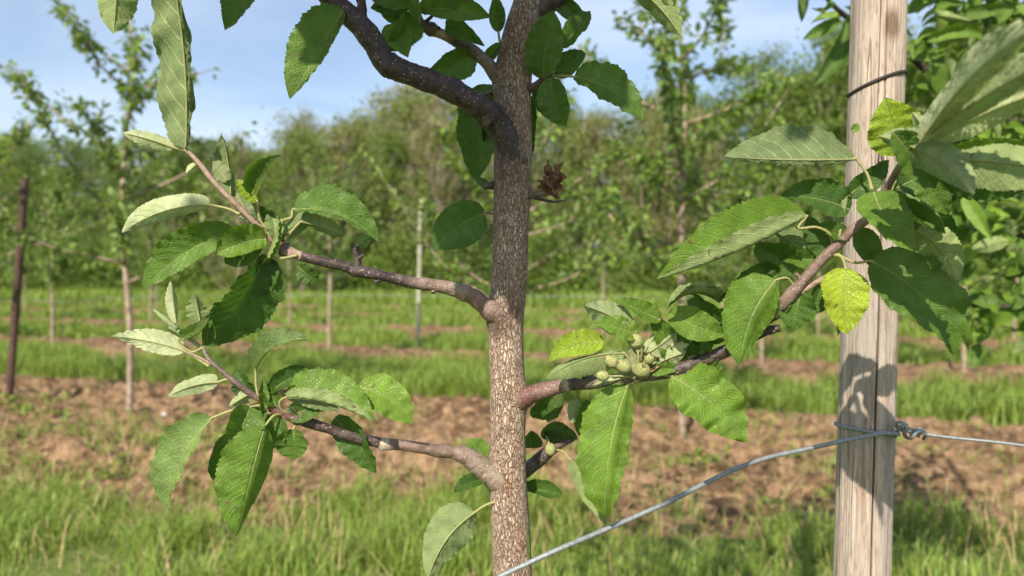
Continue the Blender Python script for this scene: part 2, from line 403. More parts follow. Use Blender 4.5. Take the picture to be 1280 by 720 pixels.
def soil_h(c, hw, amp):
    def f(X, Q):
        e = np.clip(1-np.abs(Q-c)/(np.where(Q < c, near_half(X, c, hw), hw)*1.18), -.25, 1)
        edge = np.clip(e*4, -1, 1)
        cl = fbm(X*5, Q*5, 5)-.45; c2 = np.maximum(vnoise(X*14, Q*14)-.45, 0)+.6*np.maximum(vnoise(X*31+5, Q*31)-.5, 0)
        return ground_h(X, Q)+.012*edge+np.clip(e*2.2, 0, 1)*(.04+amp*cl*2.6+amp*2.0*c2)
    return f
xsoil = np.arange(-10, 9, .04)
soilh0 = soil_h(ROWS[0], HALF[0], .07)
sheet('soil_strip', xsoil, np.arange(ROWS[0]-2.9, ROWS[0]+1.85, .035), soilh0, M['soil'])
for k in range(1, 5):
    xr = np.arange(-9-k*6, 9+k*6, .12 if k < 3 else .3)
    sheet('soil_strip', xr, np.arange(ROWS[k]-HALF[k]*1.25, ROWS[k]+HALF[k]*1.25, .1), soil_h(ROWS[k], HALF[k], .07), M['soil'])
def h_at(x, q):
    h = ground_h(x, q)
    for k in range(5):
        s = soil_h(ROWS[k], HALF[k], .07)(x, q); h = np.where((q-ROWS[k] < HALF[k]*1.2) & (ROWS[k]-q < near_half(x, ROWS[k], HALF[k])*1.2), np.maximum(h, s), h)
    return h
# ------------------------------------------------------------------ grass
def blades(name, x, q, h, wd, m, tone, lean=.45, org=None, label=None, cat='grass', flat=False):
    n = len(x); y = q-SL*x; z = h_at(x, q)-.005
    a = rng.random(n)*2*np.pi; d = np.stack([np.cos(a), np.sin(a), 0*a], 1)
    sdir = np.stack([-np.sin(a+rng.normal(0, .6, n)), np.cos(a), 0*a], 1)
    b = np.stack([x, y, z], 1); ln = (rng.random(n)**1.3*lean*1.6+.08)[:, None]*h[:, None]
    up = np.array([0, 0, 1.])*h[:, None]
    if flat: up = up*.06
    p1 = b+up*.5+d*ln*.28; p2 = b+up*.86+d*ln*.75; p3 = b+up*(1.0-.12*rng.random(n)[:, None])+d*ln*1.25
    wv = sdir*wd[:, None]*.5
    V = np.stack([b-wv, b+wv, p1-wv*.95, p1+wv*.95, p2-wv*.6, p2+wv*.6, p3], 1).reshape(-1, 3)
    k = np.arange(n)[:, None]*7
    Fq = np.concatenate([k+np.array([[0, 1, 3, 2]]), k+np.array([[2, 3, 5, 4]])])
    Ft = k+np.array([[4, 5, 6]])
    # triangles as quads would be degenerate: two meshes' worth of faces handled with a tiny tip edge
    V2 = np.concatenate([V, (V.reshape(n, 7, 3)[:, 6]+wv*.12)])
    Fq = np.concatenate([Fq, np.concatenate([Ft, (7*n+np.arange(n))[:, None]], 1)[:, [0, 1, 3, 2]]])
    tv = np.concatenate([np.repeat(tone, 7), tone])
    o = mesh(name, V2, Fq, m, col=tv); tag(o, label, cat, kind='stuff'); return o
def scatter(n, q0, q1, tanx=.78, ease=1.0):
    q = q0+(q1-q0)*rng.random(n)**ease; x = (rng.random(n)*2-1)*(q*tanx+1.0)*1.25
    return x, q
def soil_mask(x, q, fr=.35):
    m = np.zeros(len(x), bool)
    for k in range(5):
        e = HALF[k]*(1+fr*(fbm(x*.9+k*7, q*.9)-.45)*2.2)
        m |= (q-ROWS[k] < e) & (ROWS[k]-q < e*near_half(x, ROWS[k], HALF[k])/HALF[k])
    return m
def grass_band(q0, q1, n, h0, h1, w0, label):
    x, q = scatter(n, q0, q1)
    cl = fbm(x*1.6+1, q*1.6+2, 4); cl2 = fbm(x*.35+11, q*.35+4, 3)
    keep = (~soil_mask(x, q)) & (rng.random(n) < np.clip((cl-.36)*5, .07, 1)); x, q, cl, cl2 = x[keep], q[keep], cl[keep], cl2[keep]
    h = (h0+(h1-h0)*rng.random(len(x)))*(.5+1.1*np.clip(cl-.15, 0, 1)*1.4)
    tone = np.clip(.25+.5*rng.random(len(x))+.9*(cl2-.45), 0, 1)
    return blades('grass', x, q, h, w0*(.6+.8*rng.random(len(x))), M['grass'], tone, label=label)
grass_band(-.6, 3.0, 75000, .05, .12, .006, 'bright green grass close to the camera, in front of the first soil strip')
grass_band(2.8, 4.45, 85000, .04, .12, .0055, 'green and yellowish grass along the near edge of the brown soil strip')
grass_band(6.9, 9.8, 90000, .10, .24, .010, 'lush green grass between the first and second soil strip')
grass_band(11.2, 14.6, 70000, .10, .24, .016, 'green grass beyond the second soil strip')
grass_band(15.6, 24, 80000, .12, .26, .026, 'pale green grass between the far rows of trees')
grass_band(24, 40, 70000, .25, .55, .05, 'tall grass at the foot of the wood')
x, q = scatter(60000, 2.5, 4.7); cl = fbm(x*2.9+31, q*2.9+3, 4); k = (cl > .54) & ~soil_mask(x, q); x, q = x[k], q[k]
blades('grass', x, q, .09+.12*rng.random(len(x)), .006+0*x, M['grass'], .45+.5*rng.random(len(x)), label='taller yellowish grass tufts in the foreground', lean=.5)
# sparse grass and weeds on the soil, more to the bottom edge
x, q = scatter(42000, 2.9, 7.2); cl = fbm(x*2.2+5, q*2.2+8, 4)
k = rng.random(len(x)) < np.clip((cl-.52)*6, 0, 1)+.012+.20*np.clip((4.75-(q-.185*x))/.6, 0, 1); x, q, cl = x[k], q[k], cl[k]
blades('grass', x, q, .03+.10*rng.random(len(x)), .006+0*x, M['grass'], rng.random(len(x))*.8, label='scattered grass tufts sprouting on the brown soil', lean=.7)
x, q = scatter(4200, 4.3, 7.1); 
blades('straw', x, q, .05+.12*rng.random(len(x)), .006+0*x, M['straw'], rng.random(len(x)), label='dry straw bits lying on the brown soil', lean=2.2, cat='straw', flat=True)
x, q = scatter(3200, 2.6, 4.6)
blades('straw', x, q, .06+.14*rng.random(len(x)), .004+0*x, M['straw'], rng.random(len(x)), label='dry straw stalks among the foreground grass', lean=.9, cat='straw')
# ---- generic small leaf cloud
def leaf_cloud(P, D, Nn, Ln, Wd, near=True):
    """vectorised leaves: P base, D direction, Nn normal"""
    D = D/np.linalg.norm(D, axis=1)[:, None]; Sd = np.cross(D, Nn); Sd /= np.linalg.norm(Sd, axis=1)[:, None]+1e-9; Nn = np.cross(Sd, D)
    n = len(P); L_ = Ln[:, None]; W_ = Wd[:, None]*.5
    if near:
        prof = [(0, 0, 0, 0), (.28, -.88, .28, 0), (.28, 0, 0, 0), (.28, .88, .28, 0), (.65, -.78, .22, -.07), (.65, 0, 0, -.07), (.65, .78, .22, -.07), (1, 0, 0, -.22)]
        fs = [(0, 3, 2, 2), (0, 2, 1, 1), (1, 2, 5, 4), (2, 3, 6, 5), (4, 5, 7, 7), (5, 6, 7, 7)]
    else:
        prof = [(0, 0, 0, 0), (.45, -1, .25, 0), (.45, 1, .25, 0), (1, 0, 0, -.15)]
        fs = [(0, 2, 3, 1)]
    V = np.stack([P+D*L_*a+Sd*W_*b+Nn*(W_*c+L_*e) for a, b, c, e in prof], 1)
    k = len(prof); return V.reshape(-1, 3), fs, k
def cloud_faces(n, fs, k, off=0):
    base = (np.arange(n)*k+off)[:, None]
    q4 = [f for f in fs if f[2] != f[3]]; t3 = [f[:3] for f in fs if f[2] == f[3]]
    F4 = np.concatenate([base+np.array([f]) for f in q4]) if q4 else np.zeros((0, 4), int)
    F3 = np.concatenate([base+np.array([f]) for f in t3]) if t3 else np.zeros((0, 3), int)
    return F4, F3
def mesh_mixed(name, V, F4, F3, m, col, parent=None, org=None):
    """fast mesh of quads and triangles"""
    base = ORG.get(parent.name, np.zeros(3)) if parent else np.zeros(3); og = base if org is None else np.asarray(org, float)
    me = bpy.data.meshes.new(name); me.vertices.add(len(V)); me.vertices.foreach_set('co', (np.asarray(V)-og).ravel())
    li = np.concatenate([F4.ravel(), F3.ravel()]); me.loops.add(len(li)); me.loops.foreach_set('vertex_index', li)
    st = np.concatenate([np.arange(len(F4))*4, len(F4)*4+np.arange(len(F3))*3]); me.polygons.add(len(st)); me.polygons.foreach_set('loop_start', st)
    me.update(calc_edges=True)
    a = me.attributes.new('tone', 'FLOAT_VECTOR', 'POINT'); a.data.foreach_set('vector', np.repeat(np.asarray(col)[:, None], 3, 1).ravel())
    me.materials.append(m); me.polygons.foreach_set('use_smooth', np.ones(len(st), bool))
    return link(name, me, parent, org)
def rand_dir(n, g):
    v = g.normal(size=(n, 3)); return v/np.linalg.norm(v, axis=1)[:, None]
# weeds with broad leaves in front
g = np.random.default_rng(5); cx, cq = scatter(520, 3.1, 5.6); P = []
for a, b in zip(cx, cq):
    if fbm(np.array([a*1.3]), np.array([b*1.3]))[0] < .44: continue
    k = g.integers(5, 12); z = h_at(np.array([a]), np.array([b]))[0]
    for i in range(k): P.append((a+g.normal()*.04, b-SL*a+g.normal()*.04, z+g.random()*.06))
P = np.array(P); D = rand_dir(len(P), g); D[:, 2] = np.abs(D[:, 2])*.5+.15; Nn = rand_dir(len(P), g)*.5+np.array([0, 0, 1])
V, fs, k = leaf_cloud(P, D, Nn, .03+.05*g.random(len(P)), .018+.025*g.random(len(P)))
F4, F3 = cloud_faces(len(P), fs, k)
o = mesh_mixed('weeds', V, F4, F3, M['grass'], np.repeat(g.random(len(P))*.6+.2, k)); tag(o, 'low broad-leaved weeds among the foreground grass and soil', 'weeds', kind='stuff')
# pale stones on the soil
for (px, py, d, r_, lb) in ((205, 518, 6.3, .03, 'small whitish stone on the brown soil, larger one'), (222, 521, 6.2, .022, 'smaller whitish stone on the brown soil')):
    c = at(px, py, d); c[2] = h_at(np.array([c[0]]), np.array([c[1]+SL*c[0]]))[0]+r_*.3
    th = np.linspace(0, np.pi, 8); gq = G(); P = np.array([c+np.array([0, 0, -math.cos(a)*r_*.6]) for a in th]); rr = np.sin(th)*r_+.0005
    gq.tube(P, rr, 10, rough=.12, seed=3); tag(gq.build('stone', M['stone'], org=c), lb, 'stone')
# ------------------------------------------------------------------ the wood behind
def forest_proto(seed, h, spread, kind, nclump, nleaf, lsz, bare):
    g = np.random.default_rng(seed); W = G()
    tr = np.array([[0, 0, 0], [.1, .1, h*.3], [-.05, .15, h*.6], [.1, 0, h*.95]])+np.concatenate([[[0, 0, 0]], g.normal(0, .15, (3, 3))*[1, 1, 0]])
    TP = catmull(tr, 4); W.tube(TP, np.linspace(.014*h, .02, len(TP)), 7)
    cl = []
    for i in range(nclump):
        z = h*(.06+.94*g.random()**.85); wz = spread*(math.sin(math.pi*min(1, (z/h)*.78+.2))**.7+.12)
        a = g.random()*6.283; r = wz*math.sqrt(g.random()); c = np.array([math.cos(a)*r, math.sin(a)*r, z]); cl.append(c)
        z0 = max(.3, z-r*.8-.3); k = min(len(TP)-1, int(z0/h*len(TP))); s = TP[k]
        if i < 46:
            m_ = (s+c)/2+g.normal(0, .15, 3); W.tube(catmull([s, m_, c, c+g.normal(0, .3, 3)+[0, 0, .5]], 2), np.linspace(.035, .008, 7), 4)
    cl = np.array(cl)
    for i in range(bare):
        c = cl[g.integers(len(cl))]; e = c+g.normal(0, .35, 3)+np.array([0, 0, .75]); W.tube(np.array([c, (c+e)/2+g.normal(0, .06, 3), e]), np.array([.012, .009, .005]), 3, col=0.)
    idx = g.integers(0, nclump, nleaf); sz = (.22+.30*g.random(nclump))[idx]
    P = cl[idx]+g.normal(size=(nleaf, 3))*sz[:, None]*np.array([1, 1, .75]); P[:, 2] = np.maximum(P[:, 2], .1)
    D = rand_dir(nleaf, g); Nn = rand_dir(nleaf, g)+np.array([0, 0, .8])
    V, fs, k = leaf_cloud(P, D, Nn, lsz*(.6+.8*g.random(nleaf)), lsz*.7*(.6+.8*g.random(nleaf)), False)
    F4, F3 = cloud_faces(nleaf, fs, k); tone = np.clip(g.random(nclump)[idx]*.7+g.random(nleaf)*.4-.1, 0, 1)
    return W, V, F4, F3, np.repeat(tone, k), kind
PR = [forest_proto(21, 10, 3.0, 'wood_green', 190, 8500, .18, 60), forest_proto(22, 11, 3.2, 'wood_olive', 190, 7500, .16, 420),
      forest_proto(23, 9.5, 3.0, 'wood_olive', 180, 7500, .16, 260), forest_proto(24, 11.5, 3.3, 'wood_green', 210, 8500, .17, 120)]
def put_forest(proto, x, y, s, rz, acc):
    W, V, F4, F3, tn, kind = proto; c, s_ = math.cos(rz), math.sin(rz); Rm = np.array([[c, -s_, 0], [s_, c, 0], [0, 0, 1]])
    WV = np.vstack(W.V)@Rm.T*s+[x, y, 0]; LV = V@Rm.T*s+[x, y, 0]
    acc.append((WV, W.F, LV, F4, tn, kind))
def edge_y(x): return 37-SL*x*.55
acc = []; g = np.random.default_rng(77)
for rowi, (dy, n) in enumerate(((0, 30), (3.0, 30), (6.5, 28))):
    for i in range(n):
        x = -36+78*(i+.5)/n+g.normal(0, .8); y = edge_y(x)+dy+g.normal(0, .8)
        top = np.interp(640+F*x/y, [-200, 40, 120, 300, 420, 520, 650, 800, 900, 1000, 1100, 1400], [195, 185, 190, 165, 165, 130, 150, 135, 110, 85, 40, 20])
        hh = (340-top)/F*y+1.3; greenish = g.random() < .42 or x > 9 or x < -15
        p = g.choice([0, 3]) if greenish else g.choice([1, 2])
        base_h = [10, 11, 9.5, 11.5][p]
        put_forest(PR[p], x, y, hh/base_h*(.84+.27*g.random()), g.random()*6.28, acc)
# merge: one mass of woodland, foliage by kind
WV = []; WF = []; off = 0
for a in acc: WV.append(a[0]); WF.append(np.array([f if len(f) == 4 else f+(f[2],) for f in a[1]])+off); off += len(a[0])
wood = bpy.data.objects.new('woodland', None)
def merged(kind, name, parent):
    V = []; F4 = []; T = []; off = 0
    for a in acc:
        if a[5] != kind: continue
        V.append(a[2]); F4.append(a[3]+off); T.append(a[4]); off += len(a[2])
    return mesh_mixed(name, np.vstack(V), np.vstack(F4), np.zeros((0, 3), int), M[kind], np.concatenate(T), parent)
allw = np.vstack(WF); tri = allw[:, 2] == allw[:, 3]
wo_ = mesh_mixed('woodland', np.vstack(WV), allw[~tri], allw[tri][:, :3], M['woodbark'], np.zeros(off)); tag(wo_, 'mixed spring wood of olive brown and green trees closing off the orchard', 'woodland', kind='stuff')
merged('wood_green', 'green_foliage', wo_); merged('wood_olive', 'olive_foliage', wo_)
# undergrowth at the foot of the wood
n = 60000; x = (g.random(n)*2-1)*34; y = edge_y(x)-2.6+g.normal(0, .7, n)
cl = fbm(x*.55, y*.3, 4); top = 1.0+3.6*np.clip(cl-.22, 0, 1)*1.6
P = np.stack([x, y, g.random(n)**.8*top], 1); D = rand_dir(n, g); Nn = rand_dir(n, g)+np.array([0, 0, .8])
V, fs, k = leaf_cloud(P, D, Nn, .12+.1*g.random(n), .08+.07*g.random(n), False); F4, F3 = cloud_faces(n, fs, k)
tag(mesh_mixed('undergrowth', V, F4, F3, M['wood_green'], np.repeat(np.clip(fbm(x*.9+3, P[:, 2]*.9, 3)*1.6-.35+g.random(n)*.25, 0, 1), k)), 'dense green shrubs and brambles along the foot of the wood', 'undergrowth', kind='stuff')
# single trees that stand out from the wood
def forest_tree(proto, px, d, topy, name, label):
    x = (px-640)/F*d; W, V, F4, F3, tn, kind = proto; base_h = V[:, 2].max()
    s = ((340-topy)/F*d+1.3)/base_h
    e = empty(name, (x, d, 0), label, 'tree')
    mesh('trunk', np.vstack(W.V)*s+[x, d, 0], W.F, M['woodbark'], e, smooth=True)
    mesh_mixed('crown', V*s+[x, d, 0], F4, F3, M[kind], tn, e); return e
SOLO = forest_proto(31, 8, 1.6, 'wood_green', 90, 5200, .15, 60); SOLO2 = forest_proto(32, 9, 1.7, 'wood_olive', 90, 3600, .11, 380)
forest_tree(SOLO, 378, 34, 150, 'broadleaf_tree', 'fresh green broadleaf tree rising above the wood, left of the leaning dark limb')
forest_tree(SOLO2, 295, 35, 158, 'bare_twigged_tree', 'greyish half-bare tree with misty twigs at the wood edge on the left')
forest_tree(SOLO2, 545, 35, 128, 'bare_twigged_tree', 'thin olive tree against the sky, just left of the main trunk')
forest_tree(SOLO, 1030, 33, 80, 'broadleaf_tree', 'tall green tree at the wood edge, just left of the thick wooden post')
# ------------------------------------------------------------------ young orchard trees
def orchard_proto(seed, h=2.75, low=.85, nl=15, reach=.8, leafn=1500, ll=.075):
    g = np.random.default_rng(seed); W = G()
    TP = catmull(np.array([[0, 0, -.05], [.01, 0, h*.25], [g.normal()*.03, .01, h*.5], [g.normal()*.05, g.normal()*.04, h*.78], [g.normal()*.08, 0, h]]), 5)
    W.tube(TP, np.interp(np.linspace(0, 1, len(TP)), [0, .05, .6, 1], [.036, .027, .02, .006]), 9, rough=.04)
    shoots = [TP[len(TP)//2:]]
    for i in range(nl):
        z = low+(h*.86-low)*(i+.3)/nl; k = min(len(TP)-2, int(z/h*len(TP))); s = TP[k]
        a = i*2.4+g.normal()*.4; Lh = reach*(1.1-.55*i/nl)*(.7+.5*g.random()); up = .35+.75*g.random()
        d = np.array([math.cos(a), math.sin(a), 0]); m_ = s+d*Lh*.5+[0, 0, Lh*up*.35]; e = s+d*Lh+[0, 0, Lh*up*(.6+.7*g.random())]
        cu = catmull([s, m_, e], 5); W.tube(cu, np.linspace(.013, .0035, len(cu)), 6); shoots.append(cu)
        if g.random() < .7:
            b = cu[6]; e2 = b+g.normal(0, .12, 3)+np.array([d[0]*.2, d[1]*.2, .35]); c2 = catmull([b, (b+e2)/2+g.normal(0, .03, 3), e2], 4); W.tube(c2, np.linspace(.007, .003, len(c2)), 5); shoots.append(c2)
    ln = np.array([np.linalg.norm(np.diff(s, axis=0), axis=1).sum() for s in shoots]); ln[0] *= .7; pick = g.choice(len(shoots), leafn//4, p=ln/ln.sum())
    P = []; D = []
    for k in pick:
        s = shoots[k]; t = g.random()**.8*(len(s)-1.001); i = int(t); c = s[i]+(s[i+1]-s[i])*(t-i); ax = s[-1]-s[0]; ax = ax/np.linalg.norm(ax)
        for j in range(g.integers(3, 6)):
            dd = rand_dir(1, g)[0]+ax*.5+[0, 0, -.1]; dd /= np.linalg.norm(dd); P.append(c+dd*.022+g.normal(0, .022, 3)); D.append(dd+np.array([0, 0, -.35*g.random()]))
    P = np.array(P); D = np.array(D); n = len(P); Nn = rand_dir(n, g)*.7+np.array([0, 0, 1])
    V, fs, k = leaf_cloud(P, D, Nn, ll*(.6+.6*g.random(n)), ll*.55*(.7+.5*g.random(n))); F4, F3 = cloud_faces(n, fs, k)
    return W, V, F4, F3, np.repeat(np.clip(g.random(n), 0, 1), k)
def place_orchard(proto, x, y, label, group, name='apple_tree', s=1, rz=0):
    W, V, F4, F3, tn = proto; z = float(ground_h(np.array([x]), np.array([y+SL*x]))[0])+.03
    e = empty(name, (0, 0, 0), label, 'tree', group)
    mesh('trunk', np.vstack(W.V), W.F, M['bgbark'], e); mesh_mixed('crown', V, F4, F3, M['crown'], tn, e)
    e.location = (x, y, z); e.rotation_euler = (0, 0, rz); e.scale = (s, s, s); return e
GR1 = 'young apple trees in the row beyond the first soil strip'
GR2 = 'young apple trees in the rows farther back'
pa = orchard_proto(41, 3.35, 1.15, 15, 1.0, 2500); pb = orchard_proto(42, 3.2, 1.1, 18, 1.0, 3600); pc = orchard_proto(43, 2.5, 1.0, 14, .85, 2800, .08)
pd = orchard_proto(44, 2.7, 1.1, 13, .75, 2000)
ta = place_orchard(pa, -3.2, 6.16, 'young apple tree with pale slender trunk, second from the left edge, beside the dark stake', GR1, rz=.6)
tb = place_orchard(pb, 1.24, 5.36, 'leafy young apple tree seen between the main trunk and the thick post', GR1, rz=2.0)
tcx = place_orchard(pc, -7.1, 11.4, 'small apple tree with pale trunk far left beyond the dark stake', GR2)
td = place_orchard(pd, -2.58, 10.4, 'small forked apple tree below the left branches', GR2, rz=1)
def more(src, x, y, label, rz, s=1.0, grp=GR2):
    z = float(ground_h(np.array([x]), np.array([y+SL*x]))[0])+.03
    return copy_tree(src, (x, y, z), rz, s, label, grp)
more(pa and ta, -5.1, 6.9, 'tall young apple tree cut by the left edge of the photo', 1.9, .97, GR1)
more(tb, .03, 5.75, 'leafy young apple tree standing right behind the main trunk', 3.9, .86, GR1)
more(tb, 5.3, 8.65, 'young apple tree on the right whose trunk stands below the hanging leaves', .8, .9)
more(td, 3.25, 9.6, 'thin apple tree just left of the thick post', 2.2, .9)
more(tcx, 7.8, 8.2, 'leafy apple tree at the right edge behind the wire', 1.2)
more(tcx, 1.75, 14.2, 'small apple tree right of the main trunk in the third row', .3, .95)
more(td, -10.2, 13.4, 'apple tree in the second row near the left edge', 2.8, 1)
for i, (x, q, s) in enumerate(((-12.5, 15.1, .95), (-8.6, 15.1, .9), (-5.0, 15.2, .9), (5.6, 15.1, .9), (8.6, 15.1, .95), (11.5, 15.2, .9), (-16, 19.7, .9), (-11, 19.7, .9), (-6.8, 19.7, .85), (5.2, 19.8, .85), (9.5, 19.7, .95), (13.5, 19.7, .95))):
    more((tcx, td, tb)[i % 3], x, q-SL*x, 'one of the small apple trees of the far rows in front of the wood', i*1.3, s, 'small apple trees of the far rows')
# ------------------------------------------------------------------ stakes and the far wire
def pole(name, p0, p1, r, m, label, cat, seg=10, rough=.05):
    P = np.linspace(p0, p1, 10); gq = G(); gq.tube(P, r, seg, rough=rough); o = gq.build(name, m, org=p0); tag(o, label, cat); return o
b0 = at(10, 515, 6.75); b0[2] = -.02; t0 = at(31, 222, 6.75)
pole('stake', b0, t0, .033, M['rust'], 'dark rusty stake leaning slightly near the left edge', 'stake')
b0 = at(522, 434, 13.0); b0[2] = -.02
pole('stake', b0, at(526, 249, 13.0), .034, M['pale_stake'], 'pale upright stake between the left branches and the main trunk', 'stake')
P = catmull(np.array([at(-160, 374, 7.4), at(20, 374, 6.72), at(75, 377, 6.5), at(152, 372, 6.2), at(400, 369, 5.95), at(855, 372, 5.33), at(1400, 380, 4.7)]), 8)
gq = G(); gq.tube(P, .0020, 5); tag(gq.build('trellis_wire', M['wire'], org=P[0]), 'thin distant wire strung along the row behind, at the dark stake', 'wire')
# ------------------------------------------------------------------ thick post
PD = .96
def post():
    e_top = at(1096, -60, PD); p0 = at(1081, 720, PD); dirv = (p0-e_top)/(p0[2]-e_top[2]); base = e_top+dirv*(-.25-e_top[2]); top = e_top+dirv*(2.15-e_top[2])
    base[1] = top[1] = PD
    n = 160; seg = 320; t = np.linspace(0, 1, n)[:, None]; P = base*(1-t)+top*t; r = np.interp(t[:, 0], [0, 1], [.0370, .0318])
    V, Fq, uv, cap = tube_geo(P, r, seg, True)
    a = np.tile(np.arange(seg)/seg*2*np.pi, n); z = np.repeat(t[:, 0]*2.4, seg)
    c = np.repeat(P, seg, 0); dv = V[:n*seg]-c; rad = np.linalg.norm(dv, axis=1)
    ws = .03*(vnoise(a*2.5/1+3, z*1.3)-.5)+.012*(vnoise(a*14, z*2.5)-.5)
    # long drying cracks cut into the surface
    ang = np.arctan2(dv[:, 1], dv[:, 0]); ck = np.zeros(len(ang))
    for a0, wd, dp, z0, z1, ph in ((-1.66, .030, .16, .2, 2.4, 0), (-2.25, .022, .09, .2, 1.3, 1), (-1.15, .018, .07, 1.1, 2.4, 2), (-2.0, .016, .07, 1.5, 2.4, 3), (-.8, .02, .07, .0, 1.3, 4), (-1.35, .016, .06, .2, 1.25, 6), (-2.6, .02, .06, .6, 2.2, 7), (-1.45, .012, .06, 1.5, 2.4, 8), (.9, .04, .1, 0, 2.4, 5)):
        aa = a0+.05*np.sin(z*3+ph)+.02*np.sin(z*9+ph)
        e_ = np.exp(-((ang-aa)/wd)**2)*np.clip((z-z0)*5, 0, 1)*np.clip((z1-z)*5, 0, 1)*np.clip(.35+1.3*vnoise(z*2.2+ph*9, z*0+ph), 0, 1); ws -= dp*e_; ck = np.maximum(ck, e_)
    V[:n*seg] = c+dv*(1+ws)[:, None]
    o = mesh('wooden_post', V, [tuple(f) for f in Fq]+cap, M['post'], org=base*[1, 1, 0], uv=uv, col=np.concatenate([ck, [0, 0]]))
    tag(o, 'thick round weathered wooden post with long cracks, wire wrapped round it', 'post'); return base, top
pbase, ptop = post()
def post_c(z): t = (z-pbase[2])/(ptop[2]-pbase[2]); return pbase*(1-t)+ptop*t, .0370+(.0318-.0370)*t
# black string
gq = G(); pts = []
for k in range(41):
    a = 2*np.pi*k/40; zc = at(1095, 108, PD)[2]+.008*math.sin(a)*0+(.0)
    c, r = post_c(zc); lift = .012*math.cos(a-.15)*1.0+.006*max(0, -math.sin(a))
    pts.append(c+np.array([math.cos(a)*(r+.001), math.sin(a)*(r+.001), lift]))
gq.tube(np.array(pts), .0022, 8); tag(gq.build('string_tie', M['tie'], org=pts[0]), 'thin black string tied round the upper part of the thick post', 'string')
# the wires
zw = at(1083, 538, PD)[2]
c, r = post_c(zw); rw = .0024
loop = [c+np.array([math.cos(a)*(r+rw*.9), math.sin(a)*(r+rw*.9), dz]) for a, dz in ((R(-28), .003), (R(-60), .000), (R(-90), .003), (R(-120), .0055), (R(-150), .0065), (R(180), .006), (R(150), .005), (R(110), .004), (R(70), .004), (R(35), .004), (R(5), .004), (R(-8), .007))]
kn = at(1128, 538, PD-.03)
sag = [at(1124, 543, PD-.045), at(1108, 541, PD-.049), at(1095, 543, PD-.052), at(1075, 547, PD-.056), at(1050, 552, PD-.055), at(1010, 561, .89), at(960, 572, .87), at(920, 586, .85), at(880, 605, .83), at(830, 630, .80), at(780, 652, .78), at(740, 669, .765), at(700, 686, .75), at(660, 704, .745), at(622, 722, .745), at(560, 752, .76), at(480, 800, .8)]
gq = G(); gq.tube(catmull(np.array(sag), 8), .0027, 10, rough=.015); tag(gq.build('trellis_wire', M['wire'], org=sag[0]), 'thick grey wire sagging from the post across the bottom of the main trunk', 'wire')
gq = G(); gq.tube(catmull(np.array(loop+[kn]), 8), rw, 10, rough=.015)
tw = []
ax0, ax1 = kn+np.array([-.006, -.004, 0]), at(1152, 543, PD-.04)
for k in range(0, 31):
    t = k/30; a = t*2*np.pi*3.2; rr = .0045*(1-.3*t); tw.append(ax0*(1-t)+ax1*t+np.array([0, math.cos(a)*rr, math.sin(a)*rr]))
gq.tube(np.array(tw), .0021, 8)
tw2 = [at(1119, 546, PD-.03), at(1126, 532, PD-.05), at(1133, 530, PD-.045), at(1130, 543, PD-.035), at(1138, 548, PD-.05), at(1146, 540, PD-.055), at(1152, 539, PD-.045), at(1157, 544, PD-.04), at(1154, 549, PD-.035)]
gq.tube(catmull(np.array(tw2), 6), .0021, 8)
ring = [at(1118, 533, PD-.04), at(1124, 527, PD-.045), at(1132, 533, PD-.05), at(1140, 537, PD-.05), at(1150, 536, PD-.045), at(1156, 541, PD-.04)]
gq.tube(catmull(np.array(ring), 6), .002, 8)
rt = [kn, at(1150, 541, PD-.045), at(1180, 546, .90), at(1280, 557, .85), at(1500, 590, .74), at(1800, 640, .62)]
gq.tube(catmull(np.array(rt), 8), .0019, 8)
tag(gq.build('tie_wire', M['wire'], org=c), 'pale wire looped round the post with a twisted knot, running off taut to the right', 'wire')
# ------------------------------------------------------------------ the main tree
def dm(d):
    if d >= .76: return d
    return .76-(.76-d)*.42 if d > .5 else .6508-(.5-d)*1.35
at_plain = at
def at(px, py, d): return at_plain(px, py, dm(d))
TD = .80
tree = empty('apple_tree', tuple(at(640, 720, TD)*[1, 1, 0]), 'young apple tree with fissured brown trunk and dark limbs in the foreground centre', 'tree')
# trunk path: px, py, depth, width px
tp = [(641, 1300, .80, 58), (641, 1000, .80, 54), (642, 850, .80, 50), (641, 720, .80, 48), (636, 610, .80, 46), (635, 550, .80, 43), (635, 500, .80, 44), (633, 440, .80, 43), (633, 400, .80, 44), (637, 340, .80, 44), (639, 270, .80, 45), (641, 190, .80, 47), (641, 130, .80, 46), (644, 80, .80, 45), (652, 40, .80, 44), (662, 8, .80, 42), (676, -40, .80, 38), (690, -110, .79, 34), (690, -260, .77, 30), (680, -480, .74, 24), (690, -800, .74, 16), (700, -1050, .74, 8)]
P = np.array([at(a, b, d) for a, b, d, w_ in tp]); P[0][2] = -.05
W_ = np.array([w_/F*d/2 for a, b, d, w_ in tp])
TPc = catmull(P, 10); rr = np.interp(np.linspace(0, len(P)-1, len(TPc)), range(len(P)), W_)
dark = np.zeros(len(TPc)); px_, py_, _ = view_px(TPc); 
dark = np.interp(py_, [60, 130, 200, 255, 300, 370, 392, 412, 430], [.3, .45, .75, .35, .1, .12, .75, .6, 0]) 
gq = G(); V, Fq, uv, cap = tube_geo(TPc, rr, 72, True)
n = len(TPc); a = np.tile(np.arange(72)/72*2*np.pi, n); s = uv[:n*72, 1]
dv = V[:n*72]-np.repeat(TPc, 72, 0)
ws = .05*(vnoise(a*2+1, s*14)-.5)+.035*(vnoise(a*9+4, s*60)-.5)
V[:n*72] = np.repeat(TPc, 72, 0)+dv*(1+ws)[:, None]
ax_ = np.arctan2(dv[:, 1], dv[:, 0]); vx, vy, _ = view_px(np.repeat(TPc, 72, 0))
